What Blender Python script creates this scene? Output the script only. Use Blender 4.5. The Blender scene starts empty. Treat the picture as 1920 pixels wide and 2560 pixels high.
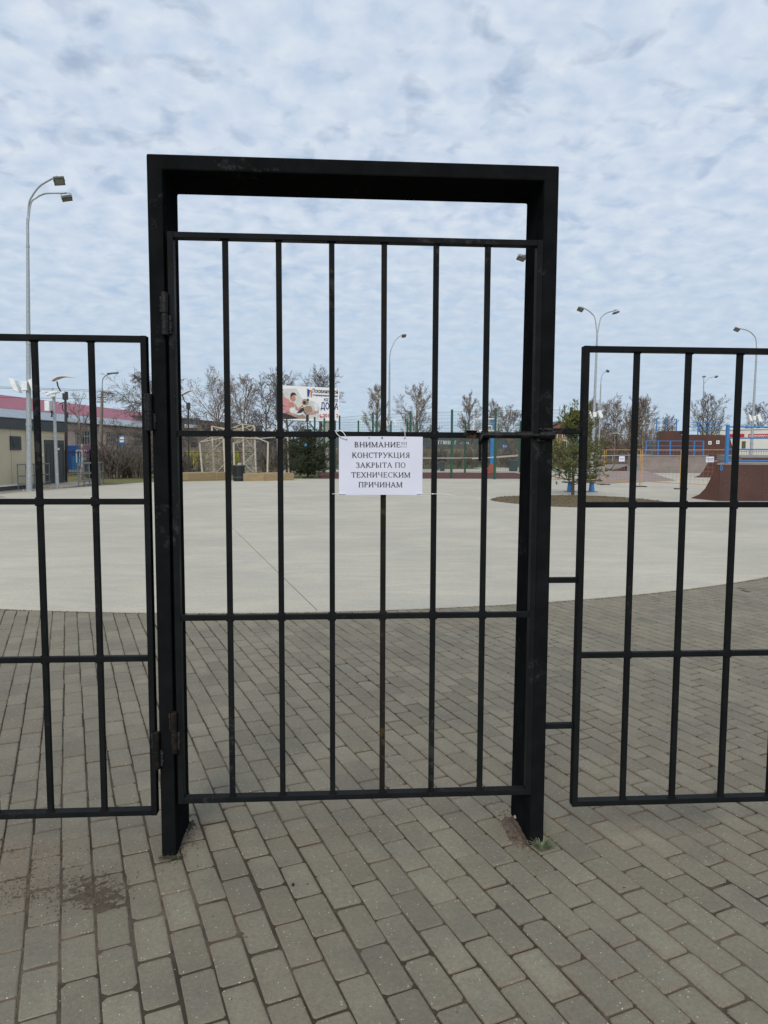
import bpy, math, random
from math import sin, cos, pi, radians as rad, sqrt, atan2, tan
from mathutils import Vector, noise as mnoise, Matrix
rng = random.Random(7)
S = bpy.context.scene
COL = S.collection

# ------------------------------------------------------------------ camera
FOC, YAW, PITCH, ROLL, EYE = 1800.0, 0.0645566, 0.0833698, 0.0042206, 1.6
GY, GX, GW, GH, GT, GD = 2.778, -0.6964, 1.5365, 2.6826, 0.0563, 0.2605   # gate frame: y, x, width, height, face, depth
Fv = Vector((sin(YAW)*cos(PITCH), cos(YAW)*cos(PITCH), -sin(PITCH)))
_R = Vector((cos(YAW), -sin(YAW), 0)); _U = _R.cross(Fv)
Rv = _R*cos(ROLL) + _U*sin(ROLL); Uv = _U*cos(ROLL) - _R*sin(ROLL)
cd = bpy.data.cameras.new('camera'); cam = bpy.data.objects.new('camera', cd); COL.objects.link(cam)
m = Matrix((Rv, Uv, -Fv)).transposed().to_4x4(); m.translation = Vector((0, 0, EYE)); cam.matrix_world = m
cd.sensor_fit = 'VERTICAL'; cd.sensor_height = 36; cd.lens = FOC/2560*36; cd.clip_start = 0.05; cd.clip_end = 3000
S.camera = cam
S.render.resolution_x, S.render.resolution_y = 768, 1024

# ------------------------------------------------------------------ light
SUN_EL, SUN_AZ = rad(35), rad(-165)          # azimuth from +Y, clockwise
w = bpy.data.worlds.new('World'); S.world = w; w.use_nodes = True
nt = w.node_tree; N = nt.nodes; L = nt.links; N.clear()
def nd(nt, t, **k):
    n = nt.nodes.new(t)
    for a, b in k.items():
        if a == 'ins':
            for i, v in b.items(): n.inputs[i].default_value = v
        else: setattr(n, a, b)
    return n
sky = nd(nt, 'ShaderNodeTexSky', sky_type='NISHITA', sun_disc=False, sun_elevation=SUN_EL, sun_rotation=SUN_AZ, air_density=1.0, dust_density=0.4, ozone_density=3.0)
tc = nd(nt, 'ShaderNodeTexCoord'); sx = nd(nt, 'ShaderNodeSeparateXYZ'); L.new(tc.outputs['Generated'], sx.inputs[0])
zc = nd(nt, 'ShaderNodeMath', operation='MAXIMUM', ins={1: 0.0}); L.new(sx.outputs[2], zc.inputs[0])
za = nd(nt, 'ShaderNodeMath', operation='ADD', ins={1: 0.20}); L.new(zc.outputs[0], za.inputs[0])
cx = nd(nt, 'ShaderNodeMath', operation='DIVIDE'); L.new(sx.outputs[0], cx.inputs[0]); L.new(za.outputs[0], cx.inputs[1])
cy = nd(nt, 'ShaderNodeMath', operation='DIVIDE'); L.new(sx.outputs[1], cy.inputs[0]); L.new(za.outputs[0], cy.inputs[1])
cc = nd(nt, 'ShaderNodeCombineXYZ'); L.new(cx.outputs[0], cc.inputs[0]); L.new(cy.outputs[0], cc.inputs[1])
n1 = nd(nt, 'ShaderNodeTexNoise', ins={'Scale': 10.5, 'Detail': 6.0, 'Roughness': 0.50, 'Distortion': 0.35}); L.new(cc.outputs[0], n1.inputs['Vector'])
n2 = nd(nt, 'ShaderNodeTexNoise', ins={'Scale': 1.3, 'Detail': 3.0, 'Roughness': 0.5}); L.new(cc.outputs[0], n2.inputs['Vector'])
n3 = nd(nt, 'ShaderNodeTexNoise', ins={'Scale': 14.0, 'Detail': 6.0, 'Roughness': 0.5, 'Distortion': 0.2}); L.new(cc.outputs[0], n3.inputs['Vector'])
mm = nd(nt, 'ShaderNodeMath', operation='MULTIPLY_ADD', ins={1: 0.40}); L.new(n2.outputs[0], mm.inputs[0]); L.new(n1.outputs[0], mm.inputs[2])
cov = nd(nt, 'ShaderNodeMapRange', ins={1: 0.47, 2: 0.64, 3: 0.62, 4: 1.0}); L.new(mm.outputs[0], cov.inputs[0])
shade = nd(nt, 'ShaderNodeMapRange', ins={1: 0.3, 2: 0.72, 3: 0.0, 4: 1.0}); L.new(n3.outputs[0], shade.inputs[0])
ccol = nd(nt, 'ShaderNodeMix', data_type='RGBA'); L.new(shade.outputs[0], ccol.inputs[0])
ccol.inputs[6].default_value = (4.9, 5.95, 7.45, 1); ccol.inputs[7].default_value = (6.75, 7.4, 8.25, 1)
# the deck of cloud thins to an even pale blue veil low down
lowf = nd(nt, 'ShaderNodeMapRange', ins={1: 0.0, 2: 0.30, 3: 1.0, 4: 0.0}); L.new(zc.outputs[0], lowf.inputs[0])
lowc = nd(nt, 'ShaderNodeMix', data_type='RGBA', ins={0: 0.5}); L.new(lowf.outputs[0], lowc.inputs[0])
L.new(ccol.outputs[2], lowc.inputs[6]); lowc.inputs[7].default_value = (4.6, 5.8, 7.05, 1)
lowm = nd(nt, 'ShaderNodeMath', operation='MULTIPLY', ins={1: 0.85}); L.new(lowf.outputs[0], lowm.inputs[0]); L.new(lowm.outputs[0], lowc.inputs[0])
cv2 = nd(nt, 'ShaderNodeMath', operation='MAXIMUM'); L.new(cov.outputs[0], cv2.inputs[0]); L.new(lowm.outputs[0], cv2.inputs[1])
skm = nd(nt, 'ShaderNodeMix', data_type='RGBA', ins={0: 0.5}); L.new(cv2.outputs[0], skm.inputs[0]); L.new(sky.outputs[0], skm.inputs[6]); L.new(lowc.outputs[2], skm.inputs[7])
bg = nd(nt, 'ShaderNodeBackground', ins={'Strength': 0.082}); L.new(skm.outputs[2], bg.inputs[0])
wo = nd(nt, 'ShaderNodeOutputWorld'); L.new(bg.outputs[0], wo.inputs[0])
sd = bpy.data.lights.new('sun', 'SUN'); sun = bpy.data.objects.new('sun', sd); COL.objects.link(sun)
sd.energy = 1.5; sd.angle = rad(24); sd.color = (1.0, 0.95, 0.87)
sdir = Vector((sin(SUN_AZ)*cos(SUN_EL), cos(SUN_AZ)*cos(SUN_EL), sin(SUN_EL)))
sun.rotation_euler = sdir.to_track_quat('Z', 'Y').to_euler(); sun.location = sdir*50
V = S.view_settings; V.view_transform = 'Standard'; V.look = 'None'; V.gamma = 1; V.exposure = 0.36

# ------------------------------------------------------------------ pixel <-> world helpers (pixels of the 1920 x 2560 photo)
O = Vector((0, 0, EYE))
def ray(px, py): return Fv*FOC + Rv*(px-960) - Uv*(py-1280)
def at(px, py, Y): d = ray(px, py); return O + d*(Y/d.y)
def gp(px, py, z=0.0): d = ray(px, py); return O + d*((z-EYE)/d.z)
def proj(p): v = Vector(p)-O; z = v.dot(Fv); return (960+FOC*v.dot(Rv)/z, 1280-FOC*v.dot(Uv)/z) if z > 0.05 else (-9e9, 9e9)
def gx(px, Y, z=0.0):                        # ground point under a pixel column at distance Y
    p = at(px, 1130, Y); return Vector((p.x, Y, z))
R1 = lambda x, y: (x*.28933, 820+y*.28933)
R2 = lambda x, y: (400+x*.30139, 880+y*.30139)
R3 = lambda x, y: (800+x*.36166, 880+y*.36166)
R4 = lambda x, y: (1300+x*.37372, 820+y*.37372)
R6 = lambda x, y: (1460+x*.15672, 1060+y*.15672)

# ------------------------------------------------------------------ mesh builder
class MB:
    def __init__(s): s.v = []; s.f = []; s.mi = []
    def face(s, pts, mi=0):
        i = len(s.v); s.v += [tuple(p) for p in pts]; s.f.append(tuple(range(i, i+len(pts)))); s.mi.append(mi)
    def hexa(s, a, b, mi=0):
        """two rings of equal count -> closed solid"""
        i = len(s.v); n = len(a); s.v += [tuple(p) for p in a]+[tuple(p) for p in b]
        s.f.append(tuple(range(i+n-1, i-1, -1))); s.f.append(tuple(range(i+n, i+2*n)))
        for k in range(n): s.f.append((i+k, i+(k+1) % n, i+n+(k+1) % n, i+n+k))
        s.mi += [mi]*(n+2)
    def box(s, x0, y0, z0, x1, y1, z1, mi=0):
        s.hexa([(x0, y0, z0), (x1, y0, z0), (x1, y1, z0), (x0, y1, z0)], [(x0, y0, z1), (x1, y0, z1), (x1, y1, z1), (x0, y1, z1)], mi)
    def obox(s, c, ax, ay, az, mi=0):
        c, ax, ay, az = map(Vector, (c, ax, ay, az))
        s.hexa([c-ax-ay-az, c+ax-ay-az, c+ax+ay-az, c-ax+ay-az], [c-ax-ay+az, c+ax-ay+az, c+ax+ay+az, c-ax+ay+az], mi)
    def tube(s, p, q, r0, r1=None, n=8, mi=0, rot=0.0):
        p, q = Vector(p), Vector(q); r1 = r0 if r1 is None else r1
        d = (q-p).normalized(); u = d.cross(Vector((0, 0, 1)));
        if u.length < 1e-3: u = Vector((1, 0, 0))
        u.normalize(); v = d.cross(u)
        A = [p+(u*cos(2*pi*k/n+rot)+v*sin(2*pi*k/n+rot))*r0 for k in range(n)]; B = [q+(u*cos(2*pi*k/n+rot)+v*sin(2*pi*k/n+rot))*r1 for k in range(n)]
        s.hexa(B, A, mi)
    def bar(s, p, q, wd, mi=0): s.tube(p, q, wd*.7071, n=4, rot=pi/4, mi=mi)
    def path(s, pts, r, n=6, mi=0):
        pts = [Vector(p) for p in pts]; rings = []; u = None
        rr = r if isinstance(r, (list, tuple)) else [r]*len(pts)
        for i, p in enumerate(pts):
            d = (pts[min(i+1, len(pts)-1)]-pts[max(i-1, 0)]).normalized()
            if u is None:
                u = d.cross(Vector((0, 0, 1)))
                if u.length < 1e-3: u = Vector((1, 0, 0))
            u = (u-d*u.dot(d)).normalized(); v = d.cross(u)
            rings.append([p+(u*cos(2*pi*k/n)+v*sin(2*pi*k/n))*rr[i] for k in range(n)])
        i0 = len(s.v)
        for ring in rings: s.v += [tuple(p) for p in ring]
        for j in range(len(rings)-1):
            for k in range(n):
                a = i0+j*n+k; b = i0+j*n+(k+1) % n; s.f.append((a, b, b+n, a+n)); s.mi.append(mi)
        s.f.append(tuple(range(i0+n-1, i0-1, -1))); s.f.append(tuple(range(i0+(len(rings)-1)*n, i0+len(rings)*n))); s.mi += [mi, mi]
    def prism(s, pts, ext, mi=0):
        pts = [Vector(p) for p in pts]; s.hexa(pts, [p+Vector(ext) for p in pts], mi)
    def build(s, name, mats, parent=None, bevel=0, smooth=False, org=None):
        me = bpy.data.meshes.new(name); me.from_pydata(s.v, [], s.f)
        for mt in (mats if isinstance(mats, (list, tuple)) else [mats]): me.materials.append(mt)
        if any(s.mi): me.polygons.foreach_set('material_index', s.mi)
        if smooth: me.polygons.foreach_set('use_smooth', [True]*len(me.polygons))
        me.update()
        o = bpy.data.objects.new(name, me); COL.objects.link(o)
        if parent is not None: o.parent = parent; o.matrix_parent_inverse = Matrix.Translation(-parent.location)
        elif org is not None:
            me.transform(Matrix.Translation(-Vector(org))); o.location = org
        if bevel:
            b = o.modifiers.new('bevel', 'BEVEL'); b.width = bevel; b.segments = 2; b.limit_method = 'ANGLE'; b.angle_limit = rad(40)
        return o
def tag(o, label, cat, group=None):
    o['label'] = label; o['category'] = cat
    if group: o['group'] = group
    return o
def thing(name, loc, label, cat, group=None):
    o = bpy.data.objects.new(name, None); COL.objects.link(o); o.location = loc; o.empty_display_size = .2
    return tag(o, label, cat, group)
def setting(o, kind='structure'): o['kind'] = kind; return o

# ------------------------------------------------------------------ materials
def mat(name, col, rough=.7, col2=None, scale=4.0, detail=6, lo=.35, hi=.65, bump=0, bscale=None, metal=0, spec=.5, stretch=None, attr=None):
    mt = bpy.data.materials.new(name); mt.use_nodes = True; t = mt.node_tree; b = t.nodes['Principled BSDF']; lk = t.links
    b.inputs['Base Color'].default_value = (*col, 1); b.inputs['Roughness'].default_value = rough; b.inputs['Metallic'].default_value = metal
    b.inputs['Specular IOR Level'].default_value = spec
    if col2 is None: col2 = tuple(c*.82 for c in col)
    g = nd(t, 'ShaderNodeNewGeometry'); mp = nd(t, 'ShaderNodeMapping'); lk.new(g.outputs['Position'], mp.inputs[0])
    if stretch: mp.inputs['Scale'].default_value = stretch
    n = nd(t, 'ShaderNodeTexNoise', ins={'Scale': scale, 'Detail': detail, 'Roughness': .6}); lk.new(mp.outputs[0], n.inputs['Vector'])
    r = nd(t, 'ShaderNodeMapRange', ins={1: lo, 2: hi}); lk.new(n.outputs[0], r.inputs[0])
    mx = nd(t, 'ShaderNodeMix', data_type='RGBA'); lk.new(r.outputs[0], mx.inputs[0]); mx.inputs[6].default_value = (*col, 1); mx.inputs[7].default_value = (*col2, 1)
    lk.new(mx.outputs[2], b.inputs['Base Color'])
    if bump:
        n4 = nd(t, 'ShaderNodeTexNoise', ins={'Scale': bscale or scale*4, 'Detail': 5}); lk.new(mp.outputs[0], n4.inputs['Vector'])
        bp = nd(t, 'ShaderNodeBump', ins={'Strength': 1.0, 'Distance': bump}); lk.new(n4.outputs[0], bp.inputs['Height']); lk.new(bp.outputs[0], b.inputs['Normal'])
    mt['mix'] = mx.name
    return mt
M = {}
# black painted steel with small scuffs
def steel(name, base, scuff, amt):
    mt = mat(name, base, .42, tuple(c*1.5 for c in base), 9, bump=.0004, bscale=60, lo=.4, hi=.7)
    t = mt.node_tree; b = t.nodes['Principled BSDF']; lk = t.links; mx = t.nodes[mt['mix']]
    b.inputs['Specular IOR Level'].default_value = .06
    g = nd(t, 'ShaderNodeNewGeometry')
    a = nd(t, 'ShaderNodeTexNoise', ins={'Scale': 34.0, 'Detail': 7.0, 'Roughness': .7}); lk.new(g.outputs[0], a.inputs['Vector'])
    c = nd(t, 'ShaderNodeTexNoise', ins={'Scale': 3.1, 'Detail': 2.0}); lk.new(g.outputs[0], c.inputs['Vector'])
    ml = nd(t, 'ShaderNodeMath', operation='MULTIPLY'); lk.new(a.outputs[0], ml.inputs[0]); lk.new(c.outputs[0], ml.inputs[1])
    r = nd(t, 'ShaderNodeMapRange', ins={1: .345, 2: .42, 3: 0, 4: amt}); lk.new(ml.outputs[0], r.inputs[0])
    m2 = nd(t, 'ShaderNodeMix', data_type='RGBA'); lk.new(r.outputs[0], m2.inputs[0]); lk.new(mx.outputs[2], m2.inputs[6]); m2.inputs[7].default_value = (*scuff, 1)
    lk.new(m2.outputs[2], b.inputs['Base Color'])
    rr = nd(t, 'ShaderNodeMapRange', ins={1: .35, 2: .7, 3: .5, 4: .68}); lk.new(c.outputs[0], rr.inputs[0]); lk.new(rr.outputs[0], b.inputs['Roughness'])
    return mt
M['steel'] = steel('black_painted_steel', (.0088, .0098, .0101), (.06, .055, .055), .5)
M['weld'] = mat('painted_weld', (.016, .016, .016), .6, (.045, .042, .040), 40, bump=.006, bscale=90, spec=.15)
M['rustbar'] = steel('black_paint_worn_to_rust', (.0135, .0125, .0105), (.085, .055, .025), .55)
M['rust'] = mat('rusted_steel', (.008, .007, .007), .6, (.10, .046, .022), 38, bump=.002, bscale=80, lo=.50, hi=.66, spec=.3)
M['old'] = mat('old_painted_latch', (.005, .0048, .0048), .45, (.04, .025, .018), 26, bump=.002, bscale=70, lo=.5, hi=.75, spec=.3)
M['paper'] = mat('printed_paper', (.76, .77, .87), .35, (.73, .74, .85), 9)
M['ink'] = mat('black_ink', (.008, .008, .012), .5)
M['tie'] = mat('white_nylon', (.8, .8, .78), .4)
M['galv'] = mat('galvanised_steel', (.42, .45, .46), .45, (.30, .33, .34), 14, metal=.3)
M['lampdark'] = mat('floodlight_body', (.10, .10, .09), .5)
M['lampglass'] = mat('floodlight_glass', (.22, .21, .17), .15)
M['white'] = mat('white_paint', (.86, .87, .86), .5)
M['cream'] = mat('cream_sandwich_panel', (.56, .49, .34), .5, (.52, .455, .315), 1.5)
M['charcoal'] = mat('charcoal_metal', (.050, .056, .062), .5)
M['dgrey'] = mat('dark_grey_metal', (.075, .08, .085), .5)
M['pinkroof'] = mat('crimson_sheet_roof', (.34, .085, .125), .55, (.29, .07, .105), 1.2)
M['eave'] = mat('grey_corrugated_sheet', (.34, .38, .41), .5, (.27, .31, .34), 1.0, stretch=(1, 1, 4))
M['brickpink'] = mat('weathered_pink_brick', (.64, .49, .40), .85, (.52, .39, .32), 2.5)
M['glassd'] = mat('dark_window_glass', (.035, .042, .045), .12, (.09, .10, .10), .8)
M['frame'] = mat('pale_window_frame', (.42, .40, .36), .6)
M['blue'] = mat('blue_panel', (.022, .115, .40), .5)
M['cyan'] = mat('cyan_panel', (.02, .27, .55), .5)
M['pinkp'] = mat('magenta_panel', (.47, .115, .31), .5)
M['steelblue'] = mat('steel_blue_poster', (.07, .15, .27), .5, (.35, .45, .55), 2.0, lo=.52, hi=.62)
M['bark'] = mat('grey_brown_bark', (.150, .122, .098), .9, (.10, .083, .07), 3)
M['barkl'] = mat('light_twigs', (.26, .20, .15), .9, (.17, .135, .105), 2)
M['birch'] = mat('birch_bark', (.42, .38, .33), .8, (.12, .09, .08), 5)
M['needle'] = mat('pine_needles', (.105, .130, .030), .6, (.19, .20, .055), 2.6)
M['needled'] = mat('dark_pine_needles', (.030, .050, .020), .6, (.055, .078, .028), 3)
M['pinebark'] = mat('pine_bark', (.10, .07, .05), .9)
M['black'] = mat('black_metal', (.018, .02, .02), .45)
M['wood'] = mat('raw_timber', (.36, .265, .14), .7, (.26, .19, .10), 2.5, stretch=(1, 1, 8))
M['truss'] = mat('off_white_truss', (.52, .47, .38), .6, (.42, .37, .29), 5)
M['green'] = mat('green_fence_paint', (.008, .085, .050), .5)
M['wire'] = mat('green_mesh_wire', (.02, .11, .075), .5)
M['bluep'] = mat('blue_railing_paint', (.030, .165, .42), .45, (.04, .2, .46), 3)
M['plyd'] = mat('brown_film_plywood', (.085, .036, .026), .5, (.062, .027, .020), 1.1, bump=0)
M['plyb'] = mat('brown_plywood_side', (.095, .036, .022), .55, (.07, .028, .018), 1.3)
M['plyg'] = mat('worn_grey_brown_plywood', (.235, .19, .165), .6, (.19, .15, .13), 1.7)
M['plyl'] = mat('faded_brown_plywood', (.29, .21, .175), .65, (.24, .175, .145), 1.4)
M['orange'] = mat('orange_barrier_paint', (.60, .33, .10), .5, (.50, .25, .07), 4)
M['yellow'] = mat('yellow_panel', (.46, .44, .03), .5)
M['whitewall'] = mat('white_render_wall', (.80, .78, .71), .7, (.74, .72, .65), .7)
M['red'] = mat('red_sign', (.55, .03, .05), .5)
M['slate'] = mat('dark_fascia', (.045, .055, .065), .55)
M['housey'] = mat('ochre_wall', (.42, .26, .10), .8)
M['brickr'] = mat('red_brick_gable', (.28, .10, .065), .85)
M['rooflt'] = mat('light_metal_roof', (.35, .37, .36), .5)
M['asphalt'] = mat('asphalt', (.12, .115, .108), .9, (.16, .15, .14), .5)
M['tape'] = mat('barrier_tape', (.55, .45, .42), .5)
M['skin'] = mat('printed_skin', (.62, .30, .22), .5); M['shirt'] = mat('printed_pink_shirt', (.72, .33, .32), .5)
M['hair'] = mat('printed_dark_hair', (.04, .032, .03), .5); M['navy'] = mat('printed_navy', (.02, .06, .25), .5)
M['trouser'] = mat('printed_charcoal_trousers', (.035, .035, .045), .5); M['fawn'] = mat('printed_fawn_fur', (.42, .29, .2), .5)
M['greyp'] = mat('printed_pale_grey', (.76, .74, .69), .5); M['orangep'] = mat('printed_orange', (.75, .22, .05), .5)
M['moss'] = mat('moss_and_sand', (.085, .07, .035), .95, (.035, .038, .014), 60, bump=.01)
M['stone'] = mat('pebble', (.36, .31, .27), .8)
M['weed'] = mat('grey_green_weed', (.13, .17, .085), .7, (.20, .22, .13), 30)
M['leaf'] = mat('dry_leaf', (.02, .015, .012), .9)

# --- ground materials
def ground_mat(name, stops, scale, bump=0.0, bscale=40, rough=.9):
    mt = bpy.data.materials.new(name); mt.use_nodes = True; t = mt.node_tree; b = t.nodes['Principled BSDF']; lk = t.links
    g = nd(t, 'ShaderNodeNewGeometry'); n = nd(t, 'ShaderNodeTexNoise', ins={'Scale': scale, 'Detail': 9, 'Roughness': .68}); lk.new(g.outputs[0], n.inputs['Vector'])
    r = nd(t, 'ShaderNodeValToRGB'); lk.new(n.outputs[0], r.inputs[0]); e = r.color_ramp.elements
    for i, (p, c) in enumerate(stops):
        q = e[i] if i < 2 else e.new(p)
        q.position = p; q.color = (*c, 1)
    lk.new(r.outputs[0], b.inputs['Base Color']); b.inputs['Roughness'].default_value = rough; b.inputs['Specular IOR Level'].default_value = .25
    if bump:
        n4 = nd(t, 'ShaderNodeTexNoise', ins={'Scale': bscale, 'Detail': 6}); lk.new(g.outputs[0], n4.inputs['Vector'])
        bp = nd(t, 'ShaderNodeBump', ins={'Distance': bump}); lk.new(n4.outputs[0], bp.inputs['Height']); lk.new(bp.outputs[0], b.inputs['Normal'])
    return mt
M['turf'] = ground_mat('dull_spring_turf', [(.3, (.10, .085, .045)), (.55, (.12, .12, .045)), (.75, (.16, .145, .06))], .9, .03, 12)
M['grass'] = ground_mat('short_yellow_green_grass', [(.3, (.17, .14, .07)), (.5, (.15, .145, .05)), (.7, (.22, .19, .09))], 3.0, .03, 14)
M['gravel'] = ground_mat('pale_gravel', [(.3, (.20, .17, .14)), (.5, (.34, .30, .25)), (.7, (.42, .38, .32))], 6.0, .02, 30)
M['mulch'] = ground_mat('brown_mulch', [(.3, (.05, .036, .018)), (.5, (.14, .10, .052)), (.72, (.26, .20, .11))], 7.0, .05, 22)
M['court'] = ground_mat('red_brown_court', [(.3, (.10, .032, .028)), (.7, (.125, .042, .035))], .8, 0)
M['soil'] = ground_mat('joint_sand_and_moss', [(.34, (.030, .025, .016)), (.48, (.062, .050, .034)), (.58, (.14, .11, .078)), (.74, (.20, .158, .115))], 1.1, .004, 160)

# concrete: soft clouds, trowel streaks, thin scratches
def concrete():
    mt = bpy.data.materials.new('pale_trowelled_concrete'); mt.use_nodes = True; t = mt.node_tree; b = t.nodes['Principled BSDF']; lk = t.links
    g = nd(t, 'ShaderNodeNewGeometry')
    a = nd(t, 'ShaderNodeTexNoise', ins={'Scale': .35, 'Detail': 8, 'Roughness': .62}); lk.new(g.outputs[0], a.inputs['Vector'])
    mp = nd(t, 'ShaderNodeMapping'); mp.inputs['Scale'].default_value = (.6, 1.5, 1); mp.inputs['Rotation'].default_value = (0, 0, .12); lk.new(g.outputs[0], mp.inputs[0])
    c = nd(t, 'ShaderNodeTexNoise', ins={'Scale': 1.2, 'Detail': 9, 'Roughness': .68, 'Distortion': 1.2}); lk.new(mp.outputs[0], c.inputs['Vector'])
    r1 = nd(t, 'ShaderNodeMapRange', ins={1: .36, 2: .64}); lk.new(a.outputs[0], r1.inputs[0])
    r2 = nd(t, 'ShaderNodeMapRange', ins={1: .40, 2: .64, 3: 0, 4: .62}); lk.new(c.outputs[0], r2.inputs[0])
    m1 = nd(t, 'ShaderNodeMix', data_type='RGBA'); lk.new(r1.outputs[0], m1.inputs[0]); m1.inputs[6].default_value = (.455, .415, .33, 1); m1.inputs[7].default_value = (.55, .50, .395, 1)
    m2 = nd(t, 'ShaderNodeMix', data_type='RGBA'); lk.new(r2.outputs[0], m2.inputs[0]); lk.new(m1.outputs[2], m2.inputs[6]); m2.inputs[7].default_value = (.385, .365, .315, 1)
    last = m2
    for ang, sc, seed in ((.5, 1.0, 3.0), (-.95, .8, 9.0), (.15, 1.3, 17.0)):       # long thin scratches
        mp2 = nd(t, 'ShaderNodeMapping'); mp2.inputs['Rotation'].default_value = (0, 0, ang); mp2.inputs['Scale'].default_value = (.16, 5.0*sc, 1); mp2.inputs['Location'].default_value = (seed, seed, 0); lk.new(g.outputs[0], mp2.inputs[0])
        d = nd(t, 'ShaderNodeTexNoise', ins={'Scale': 1.5, 'Detail': 2.0, 'Distortion': .1}); lk.new(mp2.outputs[0], d.inputs['Vector'])
        s1 = nd(t, 'ShaderNodeMath', operation='SUBTRACT', ins={1: .5}); lk.new(d.outputs[0], s1.inputs[0])
        s2 = nd(t, 'ShaderNodeMath', operation='ABSOLUTE'); lk.new(s1.outputs[0], s2.inputs[0])
        s3 = nd(t, 'ShaderNodeMapRange', ins={1: 0.0, 2: .006, 3: 1.0, 4: 0.0}); lk.new(s2.outputs[0], s3.inputs[0])
        n5 = nd(t, 'ShaderNodeTexNoise', ins={'Scale': .55, 'Detail': 2.0}); mp3 = nd(t, 'ShaderNodeMapping'); mp3.inputs['Location'].default_value = (seed*2, 4, 0); lk.new(g.outputs[0], mp3.inputs[0]); lk.new(mp3.outputs[0], n5.inputs['Vector'])
        s4 = nd(t, 'ShaderNodeMapRange', ins={1: .54, 2: .66, 3: 0, 4: .30}); lk.new(n5.outputs[0], s4.inputs[0])
        s5 = nd(t, 'ShaderNodeMath', operation='MULTIPLY'); lk.new(s3.outputs[0], s5.inputs[0]); lk.new(s4.outputs[0], s5.inputs[1])
        m3 = nd(t, 'ShaderNodeMix', data_type='RGBA'); lk.new(s5.outputs[0], m3.inputs[0]); lk.new(last.outputs[2], m3.inputs[6]); m3.inputs[7].default_value = (.68, .66, .58, 1); last = m3
    f = nd(t, 'ShaderNodeTexNoise', ins={'Scale': 26, 'Detail': 6, 'Roughness': .7}); lk.new(g.outputs[0], f.inputs['Vector'])
    r3 = nd(t, 'ShaderNodeMapRange', ins={1: .3, 2: .7, 3: .90, 4: 1.09}); lk.new(f.outputs[0], r3.inputs[0])
    vm = nd(t, 'ShaderNodeVectorMath', operation='SCALE'); lk.new(last.outputs[2], vm.inputs[0]); lk.new(r3.outputs[0], vm.inputs['Scale'])
    lk.new(vm.outputs[0], b.inputs['Base Color']); b.inputs['Roughness'].default_value = .8; b.inputs['Specular IOR Level'].default_value = .3
    bp = nd(t, 'ShaderNodeBump', ins={'Distance': .003}); lk.new(f.outputs[0], bp.inputs['Height']); lk.new(bp.outputs[0], b.inputs['Normal'])
    return mt
M['concrete'] = concrete()
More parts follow.
